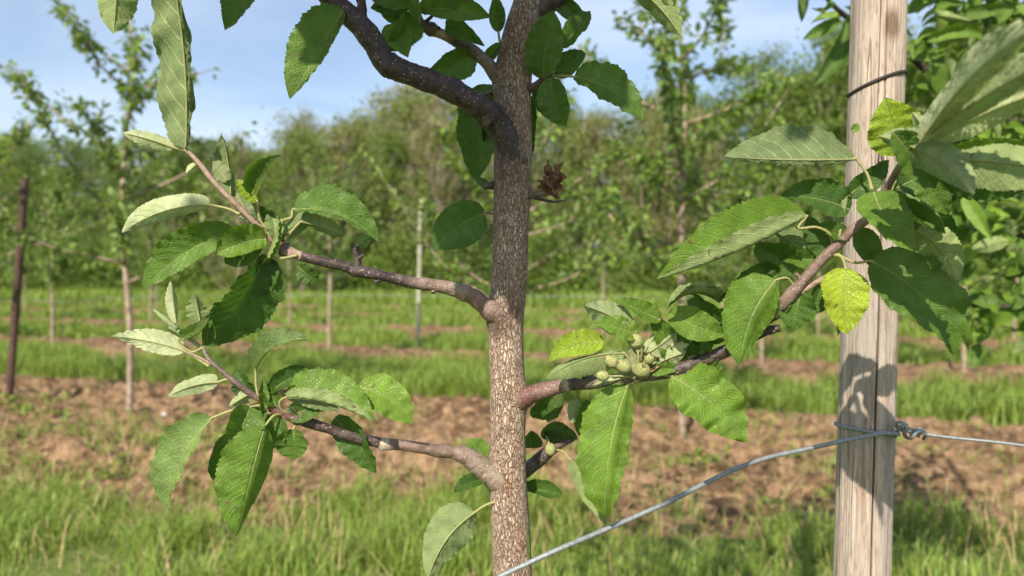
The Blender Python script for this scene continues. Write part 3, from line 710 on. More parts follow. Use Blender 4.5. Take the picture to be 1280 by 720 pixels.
for (yy, aa, amp, hy) in ((392, 3.0, .22, 16), (497, -.2, .24, 15), (590, 3.1, .26, 17), (195, -1.9, .10, 26), (100, 3.1, .2, 16), (244, -.1, .12, 12), (450, -1.2, .05, 10), (655, -2.0, .06, 9), (560, -.6, .06, 10), (330, -1.9, .05, 9)):
    da = (ax_-aa+np.pi) % (2*np.pi)-np.pi; V[:n*72] += dv*(amp*np.exp(-(da/.75)**2-((vy-yy)/hy)**2))[:, None]
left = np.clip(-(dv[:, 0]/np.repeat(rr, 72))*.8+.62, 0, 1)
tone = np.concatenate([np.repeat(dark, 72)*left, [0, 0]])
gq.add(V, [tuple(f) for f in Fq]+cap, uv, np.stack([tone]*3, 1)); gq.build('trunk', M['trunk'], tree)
def branch(pts, tones=None, extra=None, seed=0, seg=20, label=None, knots=(), name='branch'):
    """pts: (px,py,depth,width px); tones: list of (index, pale, red, ring)"""
    P = np.array([at(a, b, d) for a, b, d, w_ in pts]); Wd = np.array([w_/F*dm(d)/2 for a, b, d, w_ in pts])
    c = catmull(P, 12); tt = np.linspace(0, len(P)-1, len(c)); rr = np.interp(tt, range(len(P)), Wd)
    g = np.random.default_rng(seed+100)
    kk = 1+.05*np.interp(tt, np.arange(len(P)*2)/2, g.normal(size=len(P)*2))
    for kt, amp, wd in knots: kk += amp*np.exp(-((tt-kt)/wd)**2)
    rr = rr*kk
    V, Fq, uv, cap = tube_geo(c, rr, seg, True, .018, seed=seed)
    a = np.tile(np.arange(seg)/seg*6.283, len(c)); s = uv[:len(c)*seg, 1]; dv = V[:len(c)*seg]-np.repeat(c, seg, 0)
    V[:len(c)*seg] += dv*(.12*(vnoise(a*1.6+seed, s*55+seed)-.5))[:, None]
    col = np.zeros((len(c), 3))
    if tones:
        ti = [x[0] for x in tones]
        for k in range(3): col[:, k] = np.interp(tt, ti, [x[k+1] for x in tones])
    cc = np.repeat(col, seg, 0); cc = np.vstack([cc, cc[0], cc[-1]])
    gq = G(); gq.add(V, [tuple(f) for f in Fq]+cap, uv, cc)
    for ex in (extra or []):
        Pe = np.array([at(*q[:3]) for q in ex]); re_ = np.array([q[3]/F*dm(q[2])/2 for q in ex]); ce = catmull(Pe, 6)
        tx = np.linspace(0, len(Pe)-1, len(ce)); pale = ex[0][4] if len(ex[0]) > 4 else 0
        gq.tube(ce, np.interp(tx, range(len(Pe)), re_), 10, rough=.06, seed=seed, col=np.array([pale, 0, 0]) if len(ce) != 3 else pale)
    o = gq.build(name, M['branch'], tree)
    if label: o['label'] = label
    return o
# ---- close leaf
NL, NW = 72, 12
def leaf_geo(b, t, w, bend=0, side=0, tilt=0, under=False, fold=.35, curl=.18, edge=0., wav=1., pet=None, tone=.4, wool=0, roll=0, seed=0, tipc=0., nl=NL, nw=NW, petw=.0016, lo=1., flo=None, pkm=1.):
    g = np.random.default_rng(int(seed)+int(abs(b[0])*7+abs(b[1])*13))
    B = at(*b); T = at(*t); cv = np.array([0, 0, CAMZ]); ax = T-B; Ln = np.linalg.norm(ax); T0 = ax/Ln
    mid = (B+T)/2; Vw = cv-mid; Vw /= np.linalg.norm(Vw)
    N0 = Vw-T0*np.dot(Vw, T0); N0 /= np.linalg.norm(N0); S0 = np.cross(T0, N0)
    sg = np.sign(S0[2]) if abs(S0[2]) > .3 else np.sign(S0[0])
    ang = R(tilt); Nn = N0*math.cos(ang)+S0*sg*math.sin(ang)
    if under: Nn = -Nn
    Sd = np.cross(T0, Nn)
    Wm = w/F*(dm(b[2])+dm(t[2]))/2/2
    # screen-plane bend of the midrib (px, positive = towards image up/left-normal)
    up_img = np.cross(T0, Vw); up_img /= np.linalg.norm(up_img)
    if up_img[2] < 0 or (abs(up_img[2]) < .15 and up_img[0] > 0): up_img = -up_img
    P1 = mid+up_img*(bend*2/F*dm(b[2]))
    s = np.linspace(0, 1, nl+1)[:, None]
    mr = B*(1-s)**2+2*P1*s*(1-s)+T*s**2
    Tn = np.gradient(mr, axis=0); Tn /= np.linalg.norm(Tn, axis=1)[:, None]
    mr = mr-Nn*(curl*Ln*(s**2-s)*1.0)*-1*1.0 if False else mr+Nn*(curl*Ln*(s*(1-s)))
    Tn = np.gradient(mr, axis=0); Tn /= np.linalg.norm(Tn, axis=1)[:, None]
    Sg = Sd-Tn*np.sum(Sd*Tn, 1)[:, None]; Sg /= np.linalg.norm(Sg, axis=1)[:, None]; Ng = np.cross(Sg, Tn)
    s1 = s[:, 0]; f = s1**.52*(1-s1)**.80; f = f/f.max()
    f = np.where(s1 > .86, f*(1-.25*(s1-.86)/.14), f)
    u = np.linspace(-1, 1, nw+1)[None, :]; au = np.abs(u)
    teeth = 1+.075*(((s1*24) % 1)-.4)[:, None]*(au > .99)+.03*(g.random((nl+1, 1))-.5)*(au > .99)
    asym = 1+.10*side*u
    if abs(T0[2]) < .7: low = (u*Sd[2] < 0)
    else: low = (u*Sd[0] > 0)
    x = u*Wm*f[:, None]*teeth*asym*np.where(low, lo, 1.)
    fold = fold+(.16*g.random() if flo is None else 0); roll = roll+g.normal()*.28; edge = edge+.35*g.random()-.1
    fo = fold+.16*np.sin(s1*5+g.random()*6)[:, None]
    th = fo+edge*au**2
    if flo is not None: th = np.where(low, flo*np.minimum(1, .35+au*1.3)+0*th, th)
    ca = np.cos(th); sa = np.sin(th)
    vph = (s-.24*au**1.25)*9.5
    pk = -np.cos(vph*2*np.pi)*.00075*au*(1-au*.6)*4*np.minimum(1, f[:, None]*1.4)*(Ln/.09)*pkm
    ph = g.random()*6.28; frq = 2.2+g.random()*1.6
    wv = wav*.045*Wm*2*au**2*np.sin(s1[:, None]*2*np.pi*frq+ph+u*1.2)*f[:, None]
    wv = wv+wav*.016*Wm*2*au*np.sin(s1[:, None]*2*np.pi*6.3+ph*2+u*2)
    nof = np.abs(x)*sa+pk+wv
    rl = roll*(s1[:, None]**1.5)                       # twist towards the tip
    xs_ = x*ca*np.cos(rl)-nof*np.sin(rl); no = x*ca*np.sin(rl)+nof*np.cos(rl)
    V = mr[:, None]+Sg[:, None]*xs_[..., None]+Ng[:, None]*no[..., None]
    if tipc:                                            # tip hooks over
        V = V-Ng[:, None]*(tipc*Ln*np.clip(s1-.7, 0, 1)**2)[:, None, None]
    V = V.reshape(-1, 3)
    i = np.arange(nl)[:, None]*(nw+1); j = np.arange(nw)[None, :]
    Fq = np.stack([i+j, i+j+1, i+nw+2+j, i+nw+1+j], -1).reshape(-1, 4)
    uv = np.stack(np.broadcast_arrays(u*.5+.5, s), -1).reshape(-1, 2)
    gq = G(); gq.add(V, [tuple(q) for q in Fq], uv, np.array([tone, wool, 0.]))
    # midrib as a raised rib, running on into the petiole
    rib = mr[:int(nl*.93)]; rrb = np.linspace(petw*.62, petw*.15, len(rib))
    Vr, Fr, uvr, cp_ = tube_geo(rib-Ng[:len(rib)]*petw*.35, rrb, 6, True); gq.add(Vr, [tuple(q) for q in Fr]+cp_, None, np.array([tone, wool, .75]))
    if pet:
        pp = [at(*q) for q in pet]+[B, mr[2]]
        cpp = catmull(np.array(pp), 8); Vr, Fr, uvr, cp_ = tube_geo(cpp, np.interp(np.linspace(0, 1, len(cpp)), [0, .15, 1], [petw*1.25, petw*.9, petw*.7]), 7, True)
        gq.add(Vr, [tuple(q) for q in Fr]+cp_, None, np.array([tone, wool, 1.]))
    return gq, B
def leaf(par, b, t, w, label=None, m='leaf', **k):
    gq, B = leaf_geo(b, t, w, **k); o = gq.build('leaf', M[m], par, org=B)
    if label: o['label'] = label
    return o
exec_leafs = True
# ======== upper left branch
ul = branch([(632, 398, .80, 36), (614, 388, .79, 27), (604, 381, .788, 21), (590, 370, .785, 19), (565, 361, .78, 17), (545, 357, .775, 16), (520, 354, .77, 15.5), (500, 350, .765, 15), (470, 343, .755, 14), (445, 338, .75, 16), (430, 333, .745, 13), (395, 325, .73, 12), (372, 319, .72, 12), (356, 312, .715, 14), (345, 303, .71, 10), (325, 285, .70, 8.5), (300, 260, .69, 8), (270, 230, .68, 7), (248, 203, .67, 6), (231, 186, .66, 5)],
    [(0, .2, .2, .2), (1, .35, .5, .3), (3, .3, .8, .2), (4, .35, .3, .5), (5, .35, .5, .3), (6.2, .2, .2, .2), (7, .0, 0, 0), (11.7, 0, 0, 0), (11.9, .85, 0, 0), (12.6, .95, 0, .2), (12.9, .1, 0, .1), (13.7, .2, .4, 0), (14.2, .7, .15, 0), (16, .75, .15, .1), (19, .95, 0, .4)],
    [[(445, 338, .75, 12), (447, 325, .75, 9), (444, 314, .748, 7), (447, 308, .745, 5)], [(447, 325, .75, 6), (455, 318, .745, 4)], [(478, 349, .757, 5), (468, 353, .75, 4)], [(545, 360, .775, 8), (541, 366, .77, 5)], [(350, 306, .712, 8, .2), (342, 298, .705, 5, .3)]], seed=1, knots=((2.5, .12, .3), (3.4, .18, .15), (5.6, .10, .12), (9, .15, .2), (11.8, .12, .08), (13.1, .35, .25)))
leaf(ul, (232, 186, .655), (196, -110, .57), 118, bend=-10, tilt=-12, under=True, fold=.35, tone=.30, wav=2.2, curl=.12, lo=.16, label='large dull-green leaf hanging down from the top left corner')
leaf(ul, (148, -60, .60), (142, 42, .60), 60, under=True, tilt=-10, tone=.6, fold=.3)
leaf(ul, (216, 184, .665), (152, 166, .66), 34, bend=2, tilt=8, under=True, fold=.5, lo=.8, tone=.7, wool=.75, pet=[(232, 188, .665)])
leaf(ul, (262, 256, .69), (152, 291, .66), 54, bend=10, tilt=5, under=True, fold=.35, lo=.6, tone=.8, wool=.7, roll=.3, pet=[(300, 268, .692), (285, 261, .69)], label='folded pale woolly leaf pointing left')
leaf(ul, (292, 288, .70), (178, 362, .66), 60, bend=9, tilt=5, tone=.45, fold=.35, lo=.8, pet=[(345, 303, .71), (320, 290, .705)])
leaf(ul, (333, 299, .695), (270, 318, .66), 50, bend=4, tilt=15, tone=.62, fold=.25, wav=1.5)
leaf(ul, (330, 318, .705), (252, 432, .70), 82, bend=-8, tilt=-35, tone=.15, fold=.35, pet=[(372, 319, .71), (350, 323, .70)])
leaf(ul, (322, 243, .68), (352, 194, .66), 48, bend=6, tilt=30, tone=.35, fold=.7, edge=.4, pet=[(337, 290, .70), (324, 272, .69)])
leaf(ul, (322, 252, .675), (296, 225, .665), 26, tilt=10, tone=.1, m='yellow', fold=.3, pet=[(330, 285, .70), (324, 268, .69)])
leaf(ul, (288, 246, .73), (277, 167, .74), 36, bend=-4, tilt=25, under=True, tone=.3, fold=.6, wav=1.5, pet=[(300, 262, .70)])
leaf(ul, (284, 226, .72), (262, 195, .72), 26, under=True, tone=.6, fold=.5, wool=.3)
leaf(ul, (366, 262, .70), (474, 304, .68), 66, bend=12, tilt=25, lo=.35, tone=.32, fold=.5, curl=.2, pet=[(347, 303, .71), (347, 285, .70), (355, 275, .698), (364, 272, .697)], petw=.0016)
leaf(ul, (376, 277, .71), (430, 293, .72), 30, tilt=-40, under=True, tone=.35, fold=.3, pet=[(357, 300, .712), (364, 290, .708)])
leaf(ul, (328, 330, .69), (346, 263, .67), 15, bend=-4, tilt=50, tone=.85, fold=1.0)
leaf(ul, (345, 300, .70), (338, 262, .71), 24, tilt=10, tone=.8, fold=.5, wool=.3)
leaf(ul, (444, 309, .745), (463, 295, .74), 18, tone=.4, under=True, fold=.5)
leaf(ul, (372, 333, .725), (398, 352, .74), 26, tone=.12, fold=.3, tilt=-20)
leaf(ul, (247, 204, .68), (232, 217, .68), 16, tone=.8, under=True, wool=.7, fold=.8)
leaf(ul, (300, 280, .715), (308, 330, .74), 36, tone=.1, fold=.3, tilt=-30)
leaf(ul, (318, 262, .715), (348, 285, .72), 40, tone=.05, fold=.3, tilt=-30)
# ======== lower left branch
ll_ = branch([(632, 602, .80, 38), (614, 593, .79, 29), (597, 580, .785, 25), (582, 570, .78, 22), (565, 566, .775, 15.5), (545, 563, .77, 15), (520, 559, .76, 14), (498, 556, .755, 13.5), (480, 555, .75, 15), (468, 552, .745, 13), (440, 546, .73, 13), (410, 536, .71, 12), (385, 528, .70, 12), (372, 524, .695, 13), (352, 517, .68, 9), (325, 500, .665, 7), (300, 482, .655, 7), (275, 462, .65, 6.5), (260, 447, .648, 5), (254, 434, .648, 4)],
    [(0, .3, 0, .3), (1, .5, 0, .5), (3, .45, .1, .3), (4, .42, .2, .15), (7.5, .35, .3, .1), (7.8, .5, 0, 1), (8.3, .6, 0, 1), (8.7, .05, 0, 0), (13.2, .02, .1, 0), (13.6, .35, .9, 0), (15, .5, .6, 0), (15.5, .3, 0, 0), (17, .15, 0, .1), (19, .3, 0, .4)],
    [[(372, 524, .695, 8), (368, 516, .69, 7, .3), (372, 510, .69, 4)], [(352, 520, .68, 6, .5), (336, 512, .675, 4)], [(268, 457, .65, 4, .85), (245, 445, .648, 3.5, .9), (228, 438, .648, 3)]], seed=2, knots=((2, .1, .4), (8.1, .14, .2), (13.1, .2, .3)))
leaf(ll_, (230, 438, .648), (139, 420, .64), 34, bend=3, tilt=5, under=True, fold=.45, lo=.8, tone=.7, wool=.8, pet=[(262, 458, .65), (245, 447, .65)], label='narrow pale folded leaf pointing left with woolly underside')
leaf(ll_, (220, 404, .648), (214, 350, .65), 20, tilt=15, under=True, fold=.6, tone=.8, wool=.85, wav=.6)
leaf(ll_, (222, 412, .645), (190, 386, .64), 11, tilt=15, under=True, fold=1.0, tone=.6, wool=.4)
leaf(ll_, (250, 402, .65), (244, 368, .65), 28, tone=.6, fold=.4, under=True, tilt=15)
leaf(ll_, (224, 424, .642), (262, 397, .64), 36, bend=-8, tone=.55, fold=.9, tilt=30, wool=.15, pet=[(254, 434, .648), (240, 440, .648), (226, 430, .645)])
leaf(ll_, (258, 428, .66), (262, 392, .66), 22, tone=.2, fold=.5, tilt=20)
gq = G()
for (a, b, c_) in (((254, 436, .648, 4), (235, 422, .646, 6), (212, 408, .645, 7)), ((222, 412, .645, 7), (205, 398, .643, 8), (192, 387, .641, 3))):
    cc = catmull([at(*a[:3]), at(*b[:3]), at(*c_[:3])], 6); gq.tube(cc, np.interp(np.linspace(0, 1, len(cc)), [0, .5, 1], [q[3]/F*.65/2 for q in (a, b, c_)]), 8, col=np.array([.6, .6, 0.]), rough=.05)
o = gq.build('shoot_tip', M['leaf'], ll_)
leaf(ll_, (272, 478, .65), (210, 496, .635), 40, bend=5, tilt=15, under=True, fold=.5, lo=.6, tone=.6, wool=.45, pet=[(296, 479, .655), (285, 474, .652)])
leaf(ll_, (320, 460, .665), (388, 426, .64), 44, bend=12, tilt=32, under=False, fold=.75, tone=.3, wool=.15, pet=[(324, 500, .665), (320, 480, .665)])
leaf(ll_, (338, 491, .67), (392, 463, .70), 36, bend=4, tilt=20, fold=.5, tone=.12)
leaf(ll_, (356, 497, .66), (469, 528, .63), 84, bend=6, tilt=12, fold=.25, tone=.6, flo=2.6, lo=.42, pet=[(366, 520, .69), (352, 512, .675), (350, 502, .665)])
leaf(ll_, (352, 492, .665), (425, 515, .64), 26, bend=4, tilt=-10, under=True, fold=.3, tone=.4)
leaf(ll_, (447, 484, .70), (514, 531, .68), 52, bend=8, tilt=15, fold=.3, tone=.8)
leaf(ll_, (372, 522, .69), (362, 510, .66), 18, under=True, fold=.8, tone=.3, wool=.6)
leaf(ll_, (314, 508, .655), (290, 552, .64), 54, tilt=-15, fold=.3, tone=.42, pet=[(332, 506, .665)])
leaf(ll_, (266, 522, .645), (211, 638, .60), 64, bend=10, lo=.55, tilt=28, fold=.35, tone=.55, wool=.15, side=.3, curl=.25, pet=[(330, 507, .665), (300, 510, .655)], label='long bright leaf hanging at lower left')
leaf(ll_, (331, 533, .645), (296, 671, .60), 84, bend=0, lo=.75, tilt=-12, tone=.62, fold=.3, curl=.22, flo=-1.0, roll=.3, pet=[(352, 518, .68), (342, 520, .66)], label='largest bright leaf hanging in the middle of the left cluster')
leaf(ll_, (290, 540, .68), (266, 600, .69), 40, tilt=-20, fold=.3, tone=.2)
leaf(ll_, (367, 536, .69), (369, 574, .69), 48, tilt=-15, fold=.3, tone=.3, pet=[(372, 527, .695)])
leaf(ll_, (418, 522, .74), (470, 592, .75), 44, tilt=-25, fold=.35, tone=.15, bend=6)
leaf(ll_, (326, 515, .66), (328, 474, .66), 18, tilt=25, fold=.7, tone=.5)
leaf(ll_, (318, 498, .69), (296, 462, .70), 34, tilt=-25, fold=.4, tone=.08)
for a, b, c_ in (((372, 524, .695), (395, 545, .69), (420, 540, .70)), ((372, 524, .695), (350, 548, .68), (334, 540, .66))): pass
# near the trunk
leaf(ll_, (610, 578, .80), (586, 550, .82), 34, tilt=10, fold=.4, tone=.55)
leaf(ll_, (610, 600, .79), (567, 616, .77), 26, tilt=10, fold=.6, tone=.1, bend=4)
leaf(ll_, (594, 640, .78), (535, 724, .75), 66, bend=8, tilt=-20, under=True, fold=.45, tone=.45, pet=[(622, 626, .79), (606, 632, .785)], petw=.0017, label='pale leaf with upturned underside hanging left of the trunk foot')
# ======== dark top limb
lim = branch([(650, 285, .822, 22), (648, 242, .812, 32), (641, 202, .797, 40), (632, 172, .787, 38), (618, 152, .778, 35), (600, 134, .765, 33), (575, 118, .755, 30), (548, 106, .745, 27), (520, 95, .735, 27), (497, 86, .725, 29), (480, 76, .72, 31), (468, 55, .71, 28), (450, 32, .70, 27), (425, 8, .69, 28), (400, -18, .68, 28), (340, -90, .64, 26), (280, -180, .60, 22), (250, -320, .55, 16), (240, -450, .5, 10)],
    [(0, .5, 0, 0), (1, .3, 0, 0), (2, .06, 0, 0), (3, 0, 0, 0), (18, 0, 0, 0)], [[(452, 30, .70, 15), (452, 5, .70, 12), (448, -20, .69, 11), (455, -120, .66, 9)]], seed=3, seg=28, knots=((4.4, .08, .15), (5.2, .1, .12), (9.6, .12, .25), (6.2, .06, .1)), label='thick dark limb leaning out to the upper left')
leaf(lim, (430, 12, .67), (362, 124, .64), 74, bend=0, tilt=15, under=False, fold=.25, tone=.4, lo=.35, wav=.5, label='pointed leaf hanging below the dark limb')
leaf(lim, (305, -55, .62), (281, 38, .60), 52, bend=-8, tilt=-20, tone=.25, fold=.35)
leaf(lim, (345, -30, .64), (330, -2, .64), 20, tone=.3)
leaf(lim, (466, -20, .69), (508, 10, .70), 40, tone=.3, tilt=10, fold=.4)
# ======== second branch
sb = branch([(640, 112, .81, 30), (622, 96, .80, 20), (608, 78, .79, 16), (590, 63, .785, 14.5), (570, 52, .78, 14), (555, 44, .775, 12), (542, 38, .77, 15), (530, 32, .765, 14), (522, 24, .76, 8), (512, 8, .755, 6), (508, -30, .75, 5)],
    [(0, .1, 0, 0), (2, .25, 0, .2), (4, .12, 0, 0), (5, .8, 0, .3), (5.6, .8, 0, .3), (6.2, .1, .2, 0), (8, .3, .1, 0), (10, .5, 0, 0)], [[(545, 40, .77, 6), (549, 34, .765, 4)], [(528, 30, .765, 5), (540, 20, .76, 4), (548, 5, .76, 3)]], seed=4, knots=((6.2, .25, .3),))
leaf(sb, (520, 22, .76), (486, 64, .74), 44, tone=.35, tilt=-10, fold=.5)
leaf(sb, (488, 30, .75), (510, 72, .73), 38, tone=.5, tilt=15, fold=.4)
leaf(sb, (592, 66, .785), (535, 88, .78), 44, tone=.22, tilt=-15, fold=.35, bend=-4)
leaf(sb, (557, 32, .77), (606, 58, .76), 34, tone=.25, tilt=-10, fold=.5, bend=6)
leaf(sb, (524, 14, .76), (614, 22, .74), 40, tone=.4, tilt=20, fold=.45, bend=5, pet=[(530, 30, .765)])
leaf(sb, (540, 8, .76), (600, -14, .75), 34, tone=.35, tilt=10, fold=.5)
leaf(sb, (512, 4, .755), (463, 10, .74), 34, tone=.35, tilt=10, fold=.5)
leaf(sb, (506, -12, .755), (524, 34, .74), 26, tone=.6, tilt=10, fold=.5)
leaf(sb, (500, 26, .76), (470, -6, .755), 34, tone=.3, tilt=10, fold=.5)
leaf(sb, (560, 10, .76), (572, -34, .75), 30, tone=.3, tilt=10, fold=.5)
leaf(sb, (608, 74, .79), (626, 54, .79), 22, tone=.25, fold=.5)
leaf(sb, (623, 40, .80), (618, -8, .79), 24, tone=.2, fold=.4, pet=[(626, 62, .80)])
# leaves behind and beside the trunk
tw_ = branch([(645, 118, .83, 12), (612, 116, .85, 5), (604, 125, .85, 4)], [(0, .1, 0, 0), (2, .2, 0, 0)], seed=5, seg=10, name='spur')
leaf(tw_, (606, 105, .86), (596, 228, .87), 66, tone=.15, tilt=-12, fold=.3, bend=-3)
leaf(tw_, (630, 125, .86), (604, 178, .86), 40, tone=.12, tilt=-12, fold=.3)
sp1 = branch([(645, 118, .80, 14), (668, 108, .79, 10), (680, 98, .785, 8), (690, 93, .78, 5)], [(0, .1, 0, 0), (3, .2, 0, 0)], seed=6, seg=12, name='spur')
leaf(sp1, (680, 98, .78), (692, 12, .76), 52, tone=.28, tilt=-15, fold=.4, bend=3)
leaf(sp1, (676, 96, .79), (668, 25, .80), 34, tone=.22, tilt=-15, fold=.4)
leaf(sp1, (703, 60, .785), (738, 14, .79), 34, tone=.28, tilt=15, fold=.6, wav=2, pet=[(690, 93, .78), (695, 80, .78)])
leaf(sp1, (690, 92, .785), (732, 66, .79), 36, tone=.15, tilt=0, fold=.4)
leaf(sp1, (718, 96, .76), (803, 152, .73), 58, tone=.32, tilt=28, fold=.25, bend=8, pet=[(682, 102, .785), (697, 95, .775)], label='broad toothed leaf reaching right from the upper trunk')
leaf(sp1, (688, 99, .78), (707, 158, .78), 44, tone=.22, tilt=-15, fold=.3, bend=-2, pet=[(680, 100, .785)])
leaf(sp1, (664, 120, .83), (663, 242, .84), 26, tone=.12, tilt=-20, fold=.3)
leaf(sp1, (672, 104, .80), (690, 150, .82), 26, tone=.1, tilt=-20, fold=.3)
ur = branch([(655, 30, .80, 36), (680, 8, .795, 26), (710, -8, .79, 20), (760, -30, .78, 16), (820, -60, .76, 12), (900, -130, .72, 8)], [(0, 0, 0, 0), (5, .1, 0, 0)], seed=7)
leaf(ur, (786, -22, .76), (851, 46, .74), 44, tone=.55, tilt=-10, under=True, fold=.35, bend=5)
leaf(ur, (830, -28, .76), (842, 14, .75), 24, tone=.3, fold=.4)
leaf(ur, (690, -5, .79), (735, 30, .80), 26, tone=.15, fold=.5)
# withered spur
ws_ = branch([(650, 246, .80, 16), (664, 244, .79, 9), (678, 242, .78, 7), (692, 240, .775, 6)], [(0, .1, 0, 0), (3, .3, .5, .3)], [[(664, 246, .79, 5), (690, 252, .77, 3), (707, 250, .76, 2)]], seed=8, seg=10, name='spur', label='short spur with withered brown leaves')
for i, (b, t, w_) in enumerate((((684, 240, .775), (686, 199, .77), 12), ((690, 238, .775), (705, 201, .77), 9), ((684, 240, .78), (698, 215, .78), 16), ((686, 242, .77), (698, 250, .765), 12), ((680, 238, .77), (690, 220, .76), 12), ((682, 240, .775), (680, 208, .78), 16), ((688, 240, .77), (700, 222, .765), 16), ((684, 242, .775), (674, 226, .77), 12), ((690, 240, .775), (694, 205, .785), 14))):
    gq, B = leaf_geo(b, t, w_*1.5, fold=.8, tilt=10+i*9, wav=5, seed=i, nl=24, nw=6, curl=.3, roll=.8); o = gq.build('withered_leaf', M['dead'], ws_, org=B)
sl1 = branch([(625, 262, .81, 10), (612, 266, .80, 4), (606, 266, .80, 3)], [(0, .3, 0, 0), (2, .6, 0, 0)], seed=9, seg=8, name='spur')
leaf(sl1, (606, 267, .80), (541, 312, .78), 58, bend=6, tilt=-8, tone=.2, fold=.25, pet=[(622, 264, .80)], petw=.0016)
leaf(sl1, (614, 280, .83), (598, 312, .83), 22, tone=.5, under=True, fold=.3, bend=-3)
sl2 = branch([(632, 232, .81, 16), (612, 232, .80, 9), (604, 236, .80, 5)], [(0, .1, 0, 0)], seed=10, seg=8, name='spur')
leaf(sl2, (612, 233, .80), (596, 224, .82), 14, tone=.2, fold=.4)
# ======== lower right branch and its continuation towards the camera
lr = branch([(640, 503, .80, 40), (656, 497, .79, 26), (670, 491, .785, 20), (694, 484, .78, 18), (712, 480, .775, 18), (740, 478, .77, 17), (770, 475, .76, 16), (800, 470, .745, 15), (830, 466, .735, 16), (860, 458, .72, 17), (890, 446, .705, 17), (915, 435, .69, 16), (940, 422, .68, 13), (958, 414, .67, 11), (975, 410, .66, 8)],
    [(0, .4, .3, .2), (1, .3, .8, .0), (2, .15, .9, .1), (3.6, .12, .9, .3), (3.9, .5, 0, 1), (4.1, .02, 0, 0), (5, .05, 0, .2), (7, .05, .1, .2), (9, 0, 0, 0), (14, 0, 0, 0)],
    [[(726, 478, .773, 8), (730, 468, .77, 6)], [(905, 440, .695, 12, .0), (938, 414, .67, 12, .2), (966, 396, .64, 11, .5)]], seed=11, knots=((2, .1, .3), (3.9, .1, .12), (13.3, .15, .2)))
rt_ = branch([(950, 400, .66, 9), (970, 393, .64, 13), (985, 372, .625, 16), (1003, 352, .61, 14), (1022, 330, .595, 13), (1045, 308, .58, 13), (1065, 288, .565, 13), (1085, 273, .55, 12), (1100, 255, .53, 11), (1112, 230, .505, 9), (1130, 200, .47, 9), (1150, 175, .43, 9), (1175, 150, .40, 7)],
    [(0, .1, 0, 0), (2, .4, .3, .1), (3, .3, .1, .1), (6, .4, .1, .1), (7.2, .7, .2, .4), (8, .3, 0, .1), (12, .75, 0, 0)], [[(985, 376, .625, 9), (978, 388, .62, 5)], [(1000, 366, .62, 9, .7), (1022, 352, .61, 8, .8), (1042, 342, .61, 6, .2)], [(1003, 352, .61, 7, .5), (995, 342, .605, 4)]], seed=12, knots=((2, .2, .3),), label='twig reaching towards the camera at the right')
leaf(lr, (785, 481, .745), (757, 654, .70), 84, bend=9, tilt=-6, lo=.75, tone=.68, fold=.3, curl=.14, tipc=1.4, flo=-.95, roll=-.35, pet=[(800, 474, .74)], label='large bright leaf hanging below the young fruit')
leaf(lr, (838, 470, .72), (932, 553, .67), 74, bend=8, tilt=8, tone=.66, fold=.2, wav=2.6, roll=.5, pet=[(795, 477, .74), (812, 468, .73)], label='wavy bright leaf right of the young fruit')
leaf(lr, (781, 442, .73), (683, 474, .70), 50, bend=12, tilt=30, under=True, tone=.6, fold=.45, curl=.2, pet=[(797, 462, .74)], label='pale leaf showing its underside, left of the young fruit')
leaf(lr, (755, 428, .75), (686, 452, .74), 36, bend=8, tilt=10, tone=.1, fold=.2, m='yellow')
leaf(lr, (792, 411, .71), (730, 382, .69), 46, bend=3, tilt=10, under=True, tone=.4, fold=.5, wool=.25, pet=[(800, 445, .735), (797, 428, .72)])
leaf(lr, (826, 400, .71), (768, 376, .72), 30, tilt=15, tone=.5, fold=.5)
leaf(lr, (797, 422, .71), (744, 404, .71), 30, bend=4, tilt=15, tone=.6, fold=.3, pet=[(800, 455, .74), (802, 438, .72)])
leaf(lr, (900, 378, .68), (834, 386, .65), 42, bend=14, tilt=20, tone=.68, fold=.9, edge=.7, wav=1.3)
leaf(lr, (835, 392, .67), (907, 418, .655), 44, bend=-3, tilt=15, tone=.6, fold=.4)
leaf(lr, (822, 436, .72), (867, 422, .70), 24, tilt=20, tone=.8, under=True, fold=.4, wool=.6)
leaf(lr, (812, 440, .71), (846, 416, .70), 30, tilt=15, tone=.6, under=True, fold=.6, wool=.7)
leaf(lr, (825, 452, .715), (858, 440, .70), 26, tilt=-15, tone=.7, under=True, fold=.5, wool=.6)
leaf(lr, (860, 448, .715), (890, 432, .71), 24, tilt=15, tone=.4, under=True, fold=.5, wool=.3)
leaf(lr, (800, 440, .72), (782, 398, .70), 22, tilt=15, tone=.35, under=True, fold=.7, wool=.4)
leaf(lr, (890, 430, .70), (905, 385, .71), 44, tilt=-15, tone=.12, fold=.4)
leaf(lr, (870, 440, .73), (830, 405, .75), 44, tilt=-15, tone=.12, fold=.4)
leaf(lr, (880, 462, .72), (905, 496, .73), 36, tilt=-15, tone=.25, fold=.5)
leaf(lr, (700, 490, .83), (665, 522, .85), 42, tilt=-15, tone=.1, fold=.3)
leaf(lr, (722, 498, .81), (716, 530, .80), 24, tilt=15, tone=.5, under=True, fold=.7, wool=.2)
leaf(lr, (736, 500, .82), (724, 545, .83), 26, tilt=-15, tone=.25, fold=.5)
leaf(lr, (900, 405, .68), (860, 362, .69), 40, tilt=-15, tone=.12, fold=.4)
leaf(rt_, (970, 350, .60), (925, 457, .57), 84, bend=9, tilt=10, tone=.55, fold=.3, curl=.2, flo=-.9, lo=.8, pet=[(996, 365, .62), (985, 348, .605)], petw=.0012, label='large toothed leaf hanging left of the twig')
leaf(rt_, (1009, 270, .56), (821, 349, .53), 112, bend=-7, tilt=4, tone=.6, fold=.15, curl=.05, flo=2.75, lo=.46, wav=.35, pkm=.35, pet=[(1042, 308, .58), (1036, 292, .572), (1020, 284, .565), (998, 285, .56)], petw=.0015, label='big folded leaf pointing left, bright above and shaded below')
